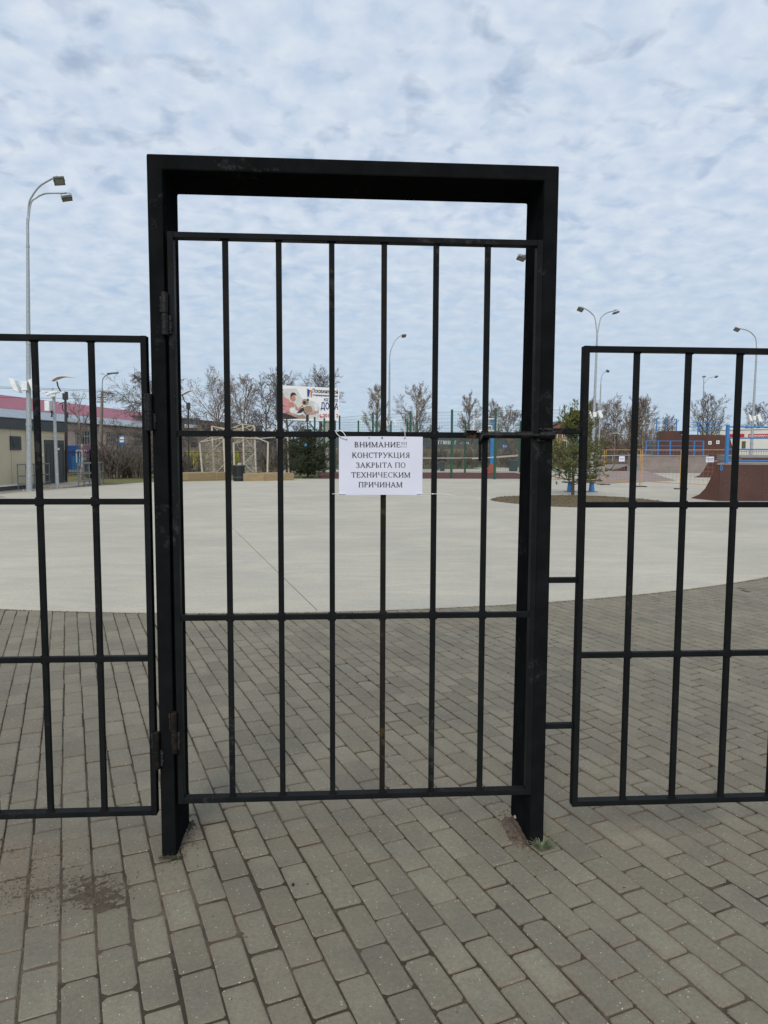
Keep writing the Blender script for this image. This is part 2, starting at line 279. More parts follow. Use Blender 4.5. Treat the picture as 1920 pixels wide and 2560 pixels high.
# pavers: per-paver tint, grit speckle, sand film and grime that run across pavers
def pavermat():
    mt = bpy.data.materials.new('concrete_pavers'); mt.use_nodes = True; t = mt.node_tree; b = t.nodes['Principled BSDF']; lk = t.links
    g = nd(t, 'ShaderNodeNewGeometry'); at_ = nd(t, 'ShaderNodeAttribute', attribute_name='tint')
    base = nd(t, 'ShaderNodeMix', data_type='RGBA'); lk.new(at_.outputs['Fac'], base.inputs[0]); base.inputs[6].default_value = (.192, .170, .122, 1); base.inputs[7].default_value = (.262, .233, .168, 1)
    big = nd(t, 'ShaderNodeTexNoise', ins={'Scale': .85, 'Detail': 7, 'Roughness': .62}); lk.new(g.outputs[0], big.inputs['Vector'])
    r = nd(t, 'ShaderNodeMapRange', ins={1: .46, 2: .70, 3: 0, 4: .65}); lk.new(big.outputs[0], r.inputs[0])
    sand = nd(t, 'ShaderNodeMix', data_type='RGBA'); lk.new(r.outputs[0], sand.inputs[0]); lk.new(base.outputs[2], sand.inputs[6]); sand.inputs[7].default_value = (.235, .190, .138, 1)
    mp = nd(t, 'ShaderNodeMapping'); mp.inputs['Location'].default_value = (7, 3, 0); lk.new(g.outputs[0], mp.inputs[0])
    gr = nd(t, 'ShaderNodeTexNoise', ins={'Scale': 2.4, 'Detail': 8, 'Roughness': .65}); lk.new(mp.outputs[0], gr.inputs['Vector'])
    r2 = nd(t, 'ShaderNodeMapRange', ins={1: .46, 2: .70, 3: 0, 4: .62}); lk.new(gr.outputs[0], r2.inputs[0])
    grime = nd(t, 'ShaderNodeMix', data_type='RGBA'); lk.new(r2.outputs[0], grime.inputs[0]); lk.new(sand.outputs[2], grime.inputs[6]); grime.inputs[7].default_value = (.13, .12, .098, 1)
    ed = nd(t, 'ShaderNodeAttribute', attribute_name='edge')
    dn = nd(t, 'ShaderNodeTexNoise', ins={'Scale': 1.15, 'Detail': 4, 'Roughness': .6}); lk.new(mp.outputs[0], dn.inputs['Vector'])
    dn2 = nd(t, 'ShaderNodeTexNoise', ins={'Scale': 38, 'Detail': 5, 'Roughness': .7}); lk.new(g.outputs[0], dn2.inputs['Vector'])
    da = nd(t, 'ShaderNodeMath', operation='MULTIPLY_ADD', ins={1: 1.1, 2: -.62}); lk.new(dn2.outputs[0], da.inputs[0])
    db_ = nd(t, 'ShaderNodeMapRange', ins={1: .36, 2: .66, 3: -.5, 4: .72}); lk.new(dn.outputs[0], db_.inputs[0])
    dc = nd(t, 'ShaderNodeMath', operation='ADD'); lk.new(da.outputs[0], dc.inputs[0]); lk.new(db_.outputs[0], dc.inputs[1])
    dd = nd(t, 'ShaderNodeMath', operation='MULTIPLY_ADD', ins={1: 1.0}); lk.new(ed.outputs['Fac'], dd.inputs[0]); lk.new(dc.outputs[0], dd.inputs[2])
    de = nd(t, 'ShaderNodeMapRange', ins={1: .30, 2: 1.25, 3: 0, 4: .55}); lk.new(dd.outputs[0], de.inputs[0])
    dust = nd(t, 'ShaderNodeMix', data_type='RGBA'); lk.new(de.outputs[0], dust.inputs[0]); lk.new(grime.outputs[2], dust.inputs[6]); dust.inputs[7].default_value = (.195, .155, .112, 1); grime = dust
    fine = nd(t, 'ShaderNodeTexNoise', ins={'Scale': 230, 'Detail': 4, 'Roughness': .75}); lk.new(g.outputs[0], fine.inputs['Vector'])
    mid = nd(t, 'ShaderNodeTexNoise', ins={'Scale': 62, 'Detail': 6, 'Roughness': .8}); lk.new(g.outputs[0], mid.inputs['Vector'])
    fm_ = nd(t, 'ShaderNodeMix', data_type='FLOAT', ins={0: .6}); lk.new(fine.outputs[0], fm_.inputs[2]); lk.new(mid.outputs[0], fm_.inputs[3])
    r3 = nd(t, 'ShaderNodeMapRange', ins={1: .32, 2: .68, 3: .70, 4: 1.30}); lk.new(fm_.outputs[0], r3.inputs[0])
    vm = nd(t, 'ShaderNodeVectorMath', operation='SCALE'); lk.new(grime.outputs[2], vm.inputs[0]); lk.new(r3.outputs[0], vm.inputs['Scale'])
    vo = nd(t, 'ShaderNodeTexVoronoi', ins={'Scale': 95.0}); lk.new(g.outputs[0], vo.inputs['Vector'])
    lt = nd(t, 'ShaderNodeMath', operation='LESS_THAN', ins={1: .20}); lk.new(vo.outputs['Distance'], lt.inputs[0])
    sc = nd(t, 'ShaderNodeSeparateColor'); lk.new(vo.outputs['Color'], sc.inputs[0])
    gt = nd(t, 'ShaderNodeMath', operation='GREATER_THAN', ins={1: .80}); lk.new(sc.outputs[0], gt.inputs[0])
    ml = nd(t, 'ShaderNodeMath', operation='MULTIPLY'); lk.new(lt.outputs[0], ml.inputs[0]); lk.new(gt.outputs[0], ml.inputs[1])
    sp = nd(t, 'ShaderNodeMix', data_type='RGBA'); lk.new(ml.outputs[0], sp.inputs[0]); lk.new(vm.outputs[0], sp.inputs[6]); lk.new(sc.outputs[1], sp.inputs[7]); 
    vm2 = nd(t, 'ShaderNodeMix', data_type='RGBA'); lk.new(sc.outputs[1], vm2.inputs[0]); vm2.inputs[6].default_value = (.10, .09, .075, 1); vm2.inputs[7].default_value = (.66, .62, .55, 1); lk.new(vm2.outputs[2], sp.inputs[7])
    lk.new(sp.outputs[2], b.inputs['Base Color']); b.inputs['Roughness'].default_value = .85; b.inputs['Specular IOR Level'].default_value = .3
    bp = nd(t, 'ShaderNodeBump', ins={'Distance': .0015}); lk.new(fine.outputs[0], bp.inputs['Height']); lk.new(bp.outputs[0], b.inputs['Normal'])
    return mt
M['paver'] = pavermat()

# ================================================================== SETTING: ground
def sheet(name, pts, z, m_, thick=None):
    mb = MB()
    if thick: mb.prism([(p[0], p[1], z-thick) for p in pts], (0, 0, thick))
    else: mb.face([(p[0], p[1], z) for p in pts])
    return setting(mb.build(name, m_))
sheet('ground', [(-900, -300), (900, -300), (900, 1500), (-900, 1500)], -.045, M['turf'])
# concrete skate pad: round towards the gate, wide to the right
R0, CX, CY = 12.0, -.75, 19.1
pad = []
for k in range(60):
    a = rad(-133 + k*(188/59.0)); x, y = CX+R0*sin(a), CY-R0*cos(a)
    pad.append((x, y))
near = [p for p in pad if p[0] < 6.2 and p[1] < 24]
near = sorted([(CX+R0*sin(rad(a)), CY-R0*cos(rad(a))) for a in range(-120, 37, 3)], key=lambda p: 0) 
padpts = [(-12.3, 26.9)] + [p for p in near if p[1] < 26.5] + [(7.3, 10.6), (9.5, 12.2), (14, 14.2), (50, 20), (50, 76), (14, 76), (13.2, 43.0), (5.1, 42.9), (-2.2, 42.3), (-4.9, 40.6), (-7.5, 38.6), (-9.7, 37.2), (-11.5, 31.2)]
sheet('concrete_pad', padpts, .008, M['concrete'], .06)
def inpad(x, y): return (x-CX)**2+(y-CY)**2 < (R0-.03)**2 or (x > 6.0 and y > 9.2+(x-6)*1.0 and y > 8) 
# saw-cut joint running away across the pad
mb = MB(); a, b_ = gp(795, 1530), gp(590, 1330); d = (b_-a).normalized(); s_ = Vector((d.y, -d.x, 0))*.004
a = a+d*.04; mb.face([(a-s_).xy.to_3d()+Vector((0, 0, .0095)), (a+s_).xy.to_3d()+Vector((0, 0, .0095)), ((a+d*9)+s_).xy.to_3d()+Vector((0, 0, .0095)), ((a+d*9)-s_).xy.to_3d()+Vector((0, 0, .0095))])
setting(mb.build('pavement_joint', mat('joint_filler', (.14, .13, .11), .9)))

# --- paver bedding: sand and moss between the pavers, with a few places where dirt lies over them
DIRT = []
for (px, py, r, h) in ((60, 2165, .17, .013), (30, 2235, .13, .011), (215, 2215, .12, .010), (10, 2130, .12, .012), (250, 2245, .07, .010)):
    p = gp(px, py); DIRT.append((p.x, p.y, r, h))
def bedz(x, y):
    n = mnoise.fractal(Vector((x*9, y*9, 0)), .8, 2.1, 4)
    g = mnoise.noise(Vector((x*.9+3, y*.9, 5)))
    z = -.0062 + .0014*n + .0030*max(-1, min(1, g*2.2)) + .0030*math.exp(-((x-.35)**2+(y-1.9)**2)/.9)
    for (a, b, r, h) in DIRT:
        q = ((x-a)**2+(y-b)**2)/(r*r)
        if q < 6: z += (h*.30+.006*mnoise.fractal(Vector((x*38, y*38, 3)), .6, 2, 5))*math.exp(-q)
    return z
def wedge(x, y, m_=.9):
    px, py = proj((x, y, 0)); return -260 < px < 2180 and py < 2900
mb = MB(); idx = {}; st = .02
nx0, nx1, ny0, ny1 = int(-5.5/st), int(8.6/st), int(1.2/st), int(11.6/st)
def gv(i, j):
    k = (i, j)
    if k not in idx: idx[k] = len(mb.v); mb.v.append((i*st, j*st, bedz(i*st, j*st)))
    return idx[k]
for i in range(nx0, nx1):
    for j in range(ny0, ny1):
        x, y = (i+.5)*st, (j+.5)*st
        if wedge(x, y) and not inpad(x, y-.08): mb.f.append((gv(i, j), gv(i+1, j), gv(i+1, j+1), gv(i, j+1))); mb.mi.append(0)
setting(mb.build('paving_bed', M['soil'], smooth=True))
# the paved ground beyond the modelled pavers (behind and beside the camera)
sheet('bedding_ground', [(-30, -12), (30, -12), (30, 14), (-30, 14)], -.028, M['soil'])
# --- pavers
PA = rad(-20); PL = Vector((sin(PA), cos(PA), 0)); PC = Vector((cos(PA), -sin(PA), 0))
pv, pf, tint, edge = [], [], [], []
def paver(c, Ld, Cd, l, w_, dirtz=0):
    rx, ry = rng.uniform(-.006, .006), rng.uniform(-.009, .009); z0 = max(-.0011, min(.0020, rng.gauss(.0002, .0012)))
    ang = rng.gauss(0, .008); Ld2 = Ld*cos(ang)+Cd*sin(ang); Cd2 = Cd*cos(ang)-Ld*sin(ang)
    c = c + Ld*rng.gauss(0, .0016)+Cd*rng.gauss(0, .0013); i = len(pv); hl, hw = l/2-rng.uniform(0, .002), w_/2-rng.uniform(0, .0016)
    cr = .005+rng.random()*.004 if rng.random() > .12 else .010+rng.random()*.010
    for ins, z, eg in ((0, -.03, 1), (0, -.0045, 1), (.0022, -.0012, 1), (.0055, 0, .8), (.024, .0003, 0)):
        a, b = hl-ins, hw-ins; r = max(.003, cr)
        for (u, v) in ((a, -b+r), (a, b-r), (a-r, b), (0, b), (-a+r, b), (-a, b-r), (-a, -b+r), (-a+r, -b), (0, -b), (a-r, -b)):
            jt = rng.uniform(-.0012, .0012) if ins == 0 else rng.uniform(-.0007, .0007)
            p = c+Ld2*(u+jt)+Cd2*(v+jt); pv.append((p.x, p.y, z+z0+u*rx*.6+v*ry*.6)); edge.append(eg+1.3*sum(math.exp(-((p.x-a_)**2+(p.y-b_)**2)/(r_*r_)) for a_, b_, r_, h_ in DIRT))
    for k in range(4):
        for q in range(10): pf.append((i+k*10+q, i+k*10+(q+1) % 10, i+k*10+10+(q+1) % 10, i+k*10+10+q))
    pf.append(tuple(range(i+40, i+50)))
    tv = min(1, max(0, rng.gauss(.5, .26)))
    tint.extend([tv]*41)
VP, UP, V0, U0 = .1095, .2187, .7533, 2.4759
def zone2(x, y): return x > 4.75 and y > 7.75 - (x-4.75)*.25
for k in range(-90, 110):
    v = V0+k*VP
    for j in range(-40, 80):
        u = U0+j*UP+(UP/2 if k % 2 else 0)+.012*sin(v*.7)
        c = PL*u+PC*v
        if c.y < 1.25 or not wedge(c.x, c.y) or inpad(c.x, c.y-.12) or c.y > 11.4 or zone2(c.x, c.y): continue
        if abs(c.x-(GX+.03)) < .07 and GY-.02 < c.y < GY+GD: pass
        paver(c, PL, PC, .2125, .1048)
QA = rad(58); QL = Vector((sin(QA), cos(QA), 0)); QC = Vector((cos(QA), -sin(QA), 0))
for k in range(-130, 130):
    for j in range(-60, 80):
        c = QL*(j*UP+(UP/2 if k % 2 else 0))+QC*(k*VP)
        if c.y < 6 or c.y > 13 or not wedge(c.x, c.y) or inpad(c.x, c.y-.12) or not zone2(c.x, c.y): continue
        paver(c, QL, QC, .2125, .1048)
me = bpy.data.meshes.new('pavement'); me.from_pydata(pv, [], pf); me.materials.append(M['paver'])
ta = me.attributes.new('tint', 'FLOAT', 'FACE'); ta.data.foreach_set('value', tint); ea = me.attributes.new('edge', 'FLOAT', 'POINT'); ea.data.foreach_set('value', edge); me.update()
setting(bpy.data.objects.new('pavement', me)); COL.objects.link(bpy.data.objects['pavement'])

# --- strips beyond the pad
sheet('gravel_path', [(-30, 18), (-10.6, 24.3), (-12.1, 26.9), (-11.3, 31.2), (-10.3, 35.2), (-14, 36.2), (-30, 33.2)], -.02, M['gravel'])
sheet('grass_verge', [(-17, 37), (-10.3, 35.8), (-9.6, 37.4), (-7.4, 38.9), (-4.8, 40.9), (-2.1, 42.6), (-2.1, 50), (-24, 50)], -.015, M['grass'])
sheet('road', [(-70, 46), (-24, 50.4), (10, 84), (90, 100), (90, 112), (4, 94), (-30, 62), (-80, 56)], -.012, M['asphalt'])
sheet('sports_court', [(-1.0, 43.0), (13.1, 43.1), (13.9, 56), (-1.6, 56.2)], .012, M['court'], .05)
sheet('court_path', [(-5, 56.6), (22, 56.4), (26, 72), (-6, 62)], .004, M['concrete'], .03)
# brown mulch island with the pine
ie = [gp(*p) for p in ((1227, 1249), (1250, 1243), (1300, 1240.5), (1380, 1239), (1470, 1240), (1560, 1244), (1640, 1252), (1668, 1258), (1620, 1268), (1500, 1269.5), (1400, 1268), (1300, 1261), (1240, 1254))]
mb = MB(); c = Vector((sum(p.x for p in ie)/13, sum(p.y for p in ie)/13, .055)); ring = []
for i in range(13):
    p0, p1, p2, p3 = ie[(i-1) % 13], ie[i], ie[(i+1) % 13], ie[(i+2) % 13]
    for t_ in (0, .25, .5, .75): ring.append(.5*((2*p1)+(p2-p0)*t_+(2*p0-5*p1+4*p2-p3)*t_*t_+(3*p1-p0-3*p2+p3)*t_**3))
rings = []
for f_, h in ((1, .010), (.9, .035), (.6, .05), (.25, .06)):
    rings.append([Vector((c.x+(p.x-c.x)*f_, c.y+(p.y-c.y)*f_, h+(.012*mnoise.noise(p*3*f_) if f_ < 1 else 0))) for p in ring])
for r_ in rings: mb.v += [tuple(p) for p in r_]
n_ = len(ring)
for j in range(3):
    for k in range(n_): mb.f.append((j*n_+k, j*n_+(k+1) % n_, (j+1)*n_+(k+1) % n_, (j+1)*n_+k)); mb.mi.append(0)
mb.f.append(tuple(range(3*n_, 4*n_))); mb.mi.append(0)
setting(mb.build('mulch_bed', M['mulch'], smooth=True))

def on_isle(q_):
    while True:
        a_ = q_.uniform(0, 6.283); f_ = sqrt(q_.random())*1.01; i = int(a_/6.283*len(ring)) % len(ring); p = ring[i]
        return c.x+(p.x-c.x)*f_+q_.gauss(0, .03), c.y+(p.y-c.y)*f_+q_.gauss(0, .03), .010+.050*(1-f_*f_)
for nm_, n_2, m_2, r0_, r1_, sd2 in (('leaf_litter', 5000, mat('dry_litter', (.24, .18, .10), .95, (.10, .07, .04), 9), .012, .045, 31), ('sparse_grass', 1500, M['grass'], .01, .035, 32)):
    q_ = random.Random(sd2); mb = MB()
    for k in range(n_2):
        x, y, z = on_isle(q_); rr = q_.uniform(r0_, r1_); a_ = q_.uniform(0, 6.283); t1 = q_.uniform(.2, 1.1)*rr
        mb.face([(x, y, z-.003), (x+rr*cos(a_), y+rr*sin(a_), z-.003), (x+rr*.5*cos(a_+.8), y+rr*.5*sin(a_+.8), z+t1)])
    setting(mb.build(nm_, m_2), 'stuff')

# ================================================================== GATE
ST = M['steel']; TB = .022; LD = .040
gate = thing('gateway', (GX+GW/2, GY, 0), 'deep black steel portal frame standing on the pavers around the barred gate', 'gate frame')
mb = MB(); x0, x1, z1 = GX, GX+GW, GH
mb.prism([(x0, GY, -.02), (x0+GT, GY, -.02), (x0+GT, GY, z1-GT), (x1-GT, GY, z1-GT), (x1-GT, GY, -.02), (x1, GY, -.02), (x1, GY, z1), (x0, GY, z1)], (0, GD, 0))
for i in (12, 13): v = mb.v[i]; mb.v[i] = (v[0]-.018, v[1], v[2])      # the right post is welded slightly askew
M['portal'] = steel('matt_black_portal_paint', (.0085, .0092, .0095), (.05, .054, .054), .4); M['portal'].node_tree.nodes['Principled BSDF'].inputs['Specular IOR Level'].default_value = 0.0
mb.build('portal', M['portal'], gate, bevel=.006)
zp = lambda px, py: at(px, py, GY).z
xp = lambda px, py: at(px, py, GY).x
def weld(parent, x, z, h, wd=.012, y=GY-.002):
    mb = MB()
    for k in range(int(h/.008)):
        zz = z+k*.008; mb.tube((x+rng.uniform(-.002, .002)-wd/2, y, zz), (x+wd/2+rng.uniform(-.003, .003), y, zz+rng.uniform(-.001, .003)), .0055+rng.random()*.002, n=6)
    return mb.build('weld', M['weld'], parent, smooth=True)
def hinge(parent, x, zlo, zhi, r=.013, side=1, y=GY-.012):
    zm = (zlo+zhi)/2; mb = MB()
    mb.tube((x, y, zlo), (x, y, zm-.001), r, n=20); mb.tube((x, y, zm+.001), (x, y, zhi), r*.97, n=20); mb.tube((x, y, zm-.003), (x, y, zm+.003), r*.8, n=16)
    h = mb.build('hinge', M['old'], parent, bevel=.002)
    weld(h, x+side*(r+.002), zlo+.01, (zm-zlo)-.01); weld(h, x-side*(r+.001), zm+.01, (zhi-zm)-.015, .008)
    return h

# leaf: frame, rails, bars
leafx0, leafx1, leafz0, leafz1 = -.628, .7845, .212, 2.408
leaf = thing('barred_gate', ((leafx0+leafx1)/2, GY, leafz0), 'closed black steel gate leaf of vertical bars carrying the white paper notice', 'gate')
def boxo(name, parent, x0, y0, z0, x1, y1, z1, m_=ST, bev=.0018): b = MB(); b.box(x0, y0, z0, x1, y1, z1); return b.build(name, m_, parent, bevel=bev)
boxo('stile', leaf, leafx0, GY, leafz0, leafx0+TB, GY+LD, leafz1); boxo('stile', leaf, leafx1-TB, GY, leafz0, leafx1, GY+LD, leafz1)
boxo('rail', leaf, leafx0+TB, GY+.0005, leafz1-TB, leafx1-TB, GY+LD, leafz1-.0005); boxo('rail', leaf, leafx0+TB, GY+.0005, leafz0+.0005, leafx1-TB, GY+LD, leafz0+TB)
zr2 = (zp(900, 1079), zp(900, 1093.5)); zr3 = (zp(900, 1535.5), zp(900, 1549))
for za_, zb_ in (zr2, zr3): boxo('rail', leaf, leafx0+TB-.004, GY+.006, zb_, leafx1-TB+.002, GY+.028, za_)
bx = [leafx0+TB/2+(leafx1-leafx0-TB)*k/7 for k in range(1, 7)]
wm = []
for x in bx:                                                   # each bar with the small weld beads where it meets the rails
    mb = MB(); mb.box(x-.0105, GY+.009, leafz0+TB, x+.0105, GY+.029, leafz1-TB)
    for z, dz in ((leafz0+TB, 1), (leafz1-TB, -1), (zr2[0], 1), (zr2[1], -1), (zr3[0], 1), (zr3[1], -1)):
        for s_ in (-1, 1): mb.obox((x+s_*.0115, GY+.014+rng.uniform(-.002, .003), z+dz*.002), (.003+rng.random()*.002, 0, 0), (0, .005, 0), (0, 0, .0025+rng.random()*.0015))
        mb.obox((x, GY+.0085, z+dz*.0015), (.009, 0, 0), (0, .0025, 0), (0, 0, .0028))
    bar_ = mb.build('bar', M['rustbar'] if x == bx[3] else ST, leaf, bevel=.0018)
    if x == bx[3]: bar_['label'] = 'bar with paint worn to brown rust'
hinge(leaf, xp(414, 785), zp(414, 839), zp(414, 732)); hinge(leaf, xp(436, 1830), zp(436, 1880), zp(436, 1777))
# sliding latch
YB = GY-.014; zl = zp(1150, 1086.5); latch = MB()
xa, xb = xp(1205, 1086), xp(1292, 1086)
latch.tube((xa, YB+.004, zl-.001), (xb, YB+.004, zl-.001), .0115, n=18); latch.tube((xb-.006, YB, zl), (xp(1330, 1086), YB, zl), .0135, n=20); latch.tube((xp(1326, 1086), YB+.002, zl-.002), (xp(1352, 1086), YB+.002, zl-.002), .0075, n=14)
lt = latch.build('latch_bolt', M['old'], leaf, bevel=.0015)
mb = MB(); hx, hz = xp(1200, 1120), zp(1198, 1152)
mb.path([(xa+.012, YB+.003, zl-.001), (xa-.002, YB, zl-.004), (xa-.008, YB-.001, zl-.016), (xa-.009, YB-.001, zl-.035)], .0085, n=10); mb.build('handle', M['old'], lt, smooth=True)
boxo('handle', lt, xp(1195, 1120), YB-.004, hz, xp(1201.5, 1120), YB+.004, zl-.03, M['steel'])
mb = MB(); cx0, cx1 = xp(1164, 1086), xp(1193, 1086); ct, cb = zp(1175, 1076), zp(1175, 1097)
mb.hexa([(cx0-.008, GY+.004, zl-.006), (cx0-.008, GY+.004, zl+.006), (cx1, GY-.018, ct), (cx1, GY-.018, ct-.003)][::-1], [(cx0-.008, GY+.012, zl-.006), (cx0-.008, GY+.012, zl+.006), (cx1, GY+.006, ct), (cx1, GY+.006, ct-.003)][::-1])
mb.box(cx0, GY-.018, ct-.003, cx1+.003, GY+.006, ct); mb.box(cx0+.004, GY-.018, cb, cx1, GY+.006, cb+.003); mb.box(cx0+.003, GY+.001, cb+.003, cx1-.002, GY+.005, ct-.003)
mb.build('bolt_bracket', M['rust'], leaf, bevel=.0008)
mb = MB(); mb.tube((xp(1347, 1086), YB+.002, zl-.001), (xp(1384, 1086), YB+.002, zl-.001), .0165, n=22)
soc = mb.build('latch_socket', M['old'], gate, bevel=.002); weld(soc, xp(1352, 1070), zp(1352, 1101), .018, .03); mb = MB()
for k in range(9): mb.tube((xp(1349+k*4, 1073), GY-.001, zp(1349, 1074+rng.uniform(-3, 3))), (xp(1352+k*4, 1073), GY-.001, zp(1349, 1074+rng.uniform(-3, 3))), .005, n=6)
mb.build('weld', M['weld'], soc, smooth=True)

# left swinging panel and right fixed panel
def panel(name, label, x0, x1, z0, z1, rz, bars, y=GY, depth=.04):
    t = thing(name, ((x0+x1)/2, y, z0), label, 'fence panel', 'black barred panels beside the gate')
    boxo('stile', t, x0, y, z0, x0+TB, y+depth, z1); boxo('stile', t, x1-TB, y, z0, x1, y+depth, z1)
    boxo('rail', t, x0+TB, y+.0005, z1-TB, x1-TB, y+depth, z1-.0005); boxo('rail', t, x0+TB, y+.0005, z0+.0005, x1-TB, y+depth, z0+TB)
    for a in rz: boxo('rail', t, x0+TB-.003, y+.006, a-TB, x1-TB+.003, y+.028, a)
    for x in bars:
        mb = MB(); mb.box(x-.0105, y+.009, z0+TB, x+.0105, y+.029, z1-TB)
        for z, dz in [(z0+TB, 1), (z1-TB, -1)]+[(a, 1) for a in rz]+[(a-TB, -1) for a in rz]:
            for s_ in (-1, 1): mb.obox((x+s_*.0115, y+.014, z+dz*.002), (.003+rng.random()*.002, 0, 0), (0, .005, 0), (0, 0, .0025+rng.random()*.0015))
            mb.obox((x, y+.0085, z+dz*.0015), (.009, 0, 0), (0, .0025, 0), (0, 0, .0028))
        mb.build('bar', ST, t, bevel=.0018)
    return t
b1 = xp(82, 900); b2 = xp(224.5, 900)
lx1 = -.712; barsL = [b1, b2]; db = b2-b1; k = b1-db
while k > -2.9: barsL.append(k); k -= db
lp = panel('metal_fence', 'black barred panel hinged to the left post of the gate frame', min(barsL)-db*.9, lx1, .168, 2.028, [zp(200, 1247.5), zp(200, 1643.5)], barsL)
hinge(lp, xp(374, 1030), zp(374, 1077), zp(374, 985), .0145); hinge(lp, xp(392.5, 1870), zp(392.5, 1919), zp(392.5, 1826), .0145)
rx0 = .9565; r1 = xp(1597, 900); r2 = xp(1727.5, 900); dr = (xp(1856, 900)-r1)/2; barsR = [r1+dr*k for k in range(0, 12)]
rp = panel('metal_fence', 'black barred panel fixed by three short stubs right of the gate frame', rx0, barsR[-1]+dr, .155, 2.014, [zp(1600, 1255.5), zp(1600, 1632)], barsR)
for pz in (1070.5, 1445.5, 1812): boxo('connector', rp, GX+GW, GY+.012, zp(1420, pz)-TB, rx0, GY+.034, zp(1420, pz))
# far end posts of both panels, outside the picture
for x_, lb in ((min(barsL)-db*.9-.1, 'square black post at the far end of the left barred panel'), (barsR[-1]+dr+.02, 'square black post at the far end of the right barred panel')):
    b = MB(); b.box(x_, GY, -.02, x_+.06, GY+.06, 2.1); tag(b.build('fence_post', ST, bevel=.002, org=(x_, GY, 0)), lb, 'post')

# ---- ground bits at the post feet
def clump(name, c, r, h, n, m_, wd=.003, seed=1, lean=.8):
    q = random.Random(seed); mb = MB()
    for k in range(n):
        a = q.uniform(0, 2*pi); rr = r*sqrt(q.random()); b = Vector((c[0]+cos(a)*rr*.5, c[1]+sin(a)*rr*.5, c[2])); d = Vector((cos(a)*lean*q.random(), sin(a)*lean*q.random(), 1)).normalized()
        L_ = h*q.uniform(.4, 1); s = Vector((-sin(a), cos(a), 0))*wd; m2 = b+d*L_*.55; e = b+d*L_+Vector((cos(a), sin(a), -.3))*L_*.35
        mb.face([b-s, b+s, m2+s*.8, m2-s*.8]); mb.face([m2-s*.8, m2+s*.8, e])
    return mb
fr = gp(1352, 2118); mb = clump('w', (fr.x+.004, GY-.022, -.004), .05, .055, 150, M['weed'], .0022, 4, 1.3)
tag(mb.build('weed_tuft', M['weed'], org=(fr.x, GY-.02, 0)), 'small grey green weed growing at the foot of the right gate post', 'weed')
def mound(name, c, rx, ry, h, m_, seed, cut=0):
    mb = MB(); n = 26; rings = 7; q = seed
    for j in range(rings+1):
        f_ = 1-j/rings
        for k in range(n):
            a = 2*pi*k/n; nn = 1+.28*mnoise.noise(Vector((cos(a)*1.5+q, sin(a)*1.5, q))); x, y = cos(a)*rx*f_*nn, sin(a)*ry*f_*nn
            mb.v.append((c[0]+x, c[1]+y, -.010+(h*(1-f_*f_)+.008) + (.005*mnoise.fractal(Vector((x*90+q, y*90, q)), .9, 2, 4) if j else -.008)))
    for j in range(rings):
        for k in range(n): mb.f.append((j*n+k, j*n+(k+1) % n, (j+1)*n+(k+1) % n, (j+1)*n+k)); mb.mi.append(0)
    mb.f.append(tuple(range(rings*n, rings*n+n))); mb.mi.append(0)
    return setting(mb.build(name, m_, smooth=True), 'stuff')
M['dirt'] = ground_mat('loose_brown_dirt', [(.35, (.06, .043, .03)), (.5, (.13, .096, .07)), (.7, (.20, .155, .115))], 60, .004, 220)
mound('loose_dirt', (GX+GW-GT-.035, GY+.12, 0), .05, .14, .016, M['dirt'], 3.3)
mound('loose_dirt', (GX+GT+.008, GY+GD-.03, 0), .026, .06, .007, M['moss'], 5.1); mound('loose_dirt', (GX+GT*.5+.006, GY-.008, 0), .05, .016, .006, M['moss'], 8.2)
mb = clump('m', (GX+GT/2+.01, GY-.02, -.002), .09, .022, 90, None, .0012, 9, 1.5); setting(mb.build('moss', M['moss']), 'stuff')
def pebble(name, px, py, r, m_, label, cat, seed, z=.0, sq=(1, 1, .7)):
    p = gp(px, py, z); mb = MB(); n = 10
    for j in range(1, 6):
        ph = pi*j/6
        for k in range(n):
            a = 2*pi*k/n; v = Vector((sin(ph)*cos(a)*sq[0], sin(ph)*sin(a)*sq[1], cos(ph)*sq[2])); v *= r*(1+.35*mnoise.noise(v*1.8+Vector((seed, 0, 0)))); mb.v.append(tuple(Vector((p.x, p.y, z+r*sq[2]*.8))+v))
    for j in range(4):
        for k in range(n): mb.f.append((j*n+k, (j+1)*n+k, (j+1)*n+(k+1) % n, j*n+(k+1) % n)); mb.mi.append(0)
    mb.f.append(tuple(range(n))); mb.f.append(tuple(range(5*n-1, 4*n-1, -1))); mb.mi += [0, 0]
    return tag(mb.build(name, m_, smooth=True, org=(p.x, p.y, z)), label, cat)
pebble('pebble', 1291, 2046, .012, M['stone'], 'pale rounded pebble on the dirt inside the right gate post', 'pebble', 2, .012)
pebble('dry_leaf', 733, 2213, .007, M['leaf'], 'small dark crumpled leaf lying on the pavers below the gate', 'leaf', 5, 0, (.8, 1.3, .5))
pebble('pebble', 769, 2211, .0035, M['dirt'], 'tiny grey pebble beside the dark crumpled leaf', 'pebble', 7)
pebble('twig', 1560, 2220, .004, M['leaf'], 'short dark twig lying on the pavers right of the gate', 'twig', 11, 0, (1.6, .5, .4))

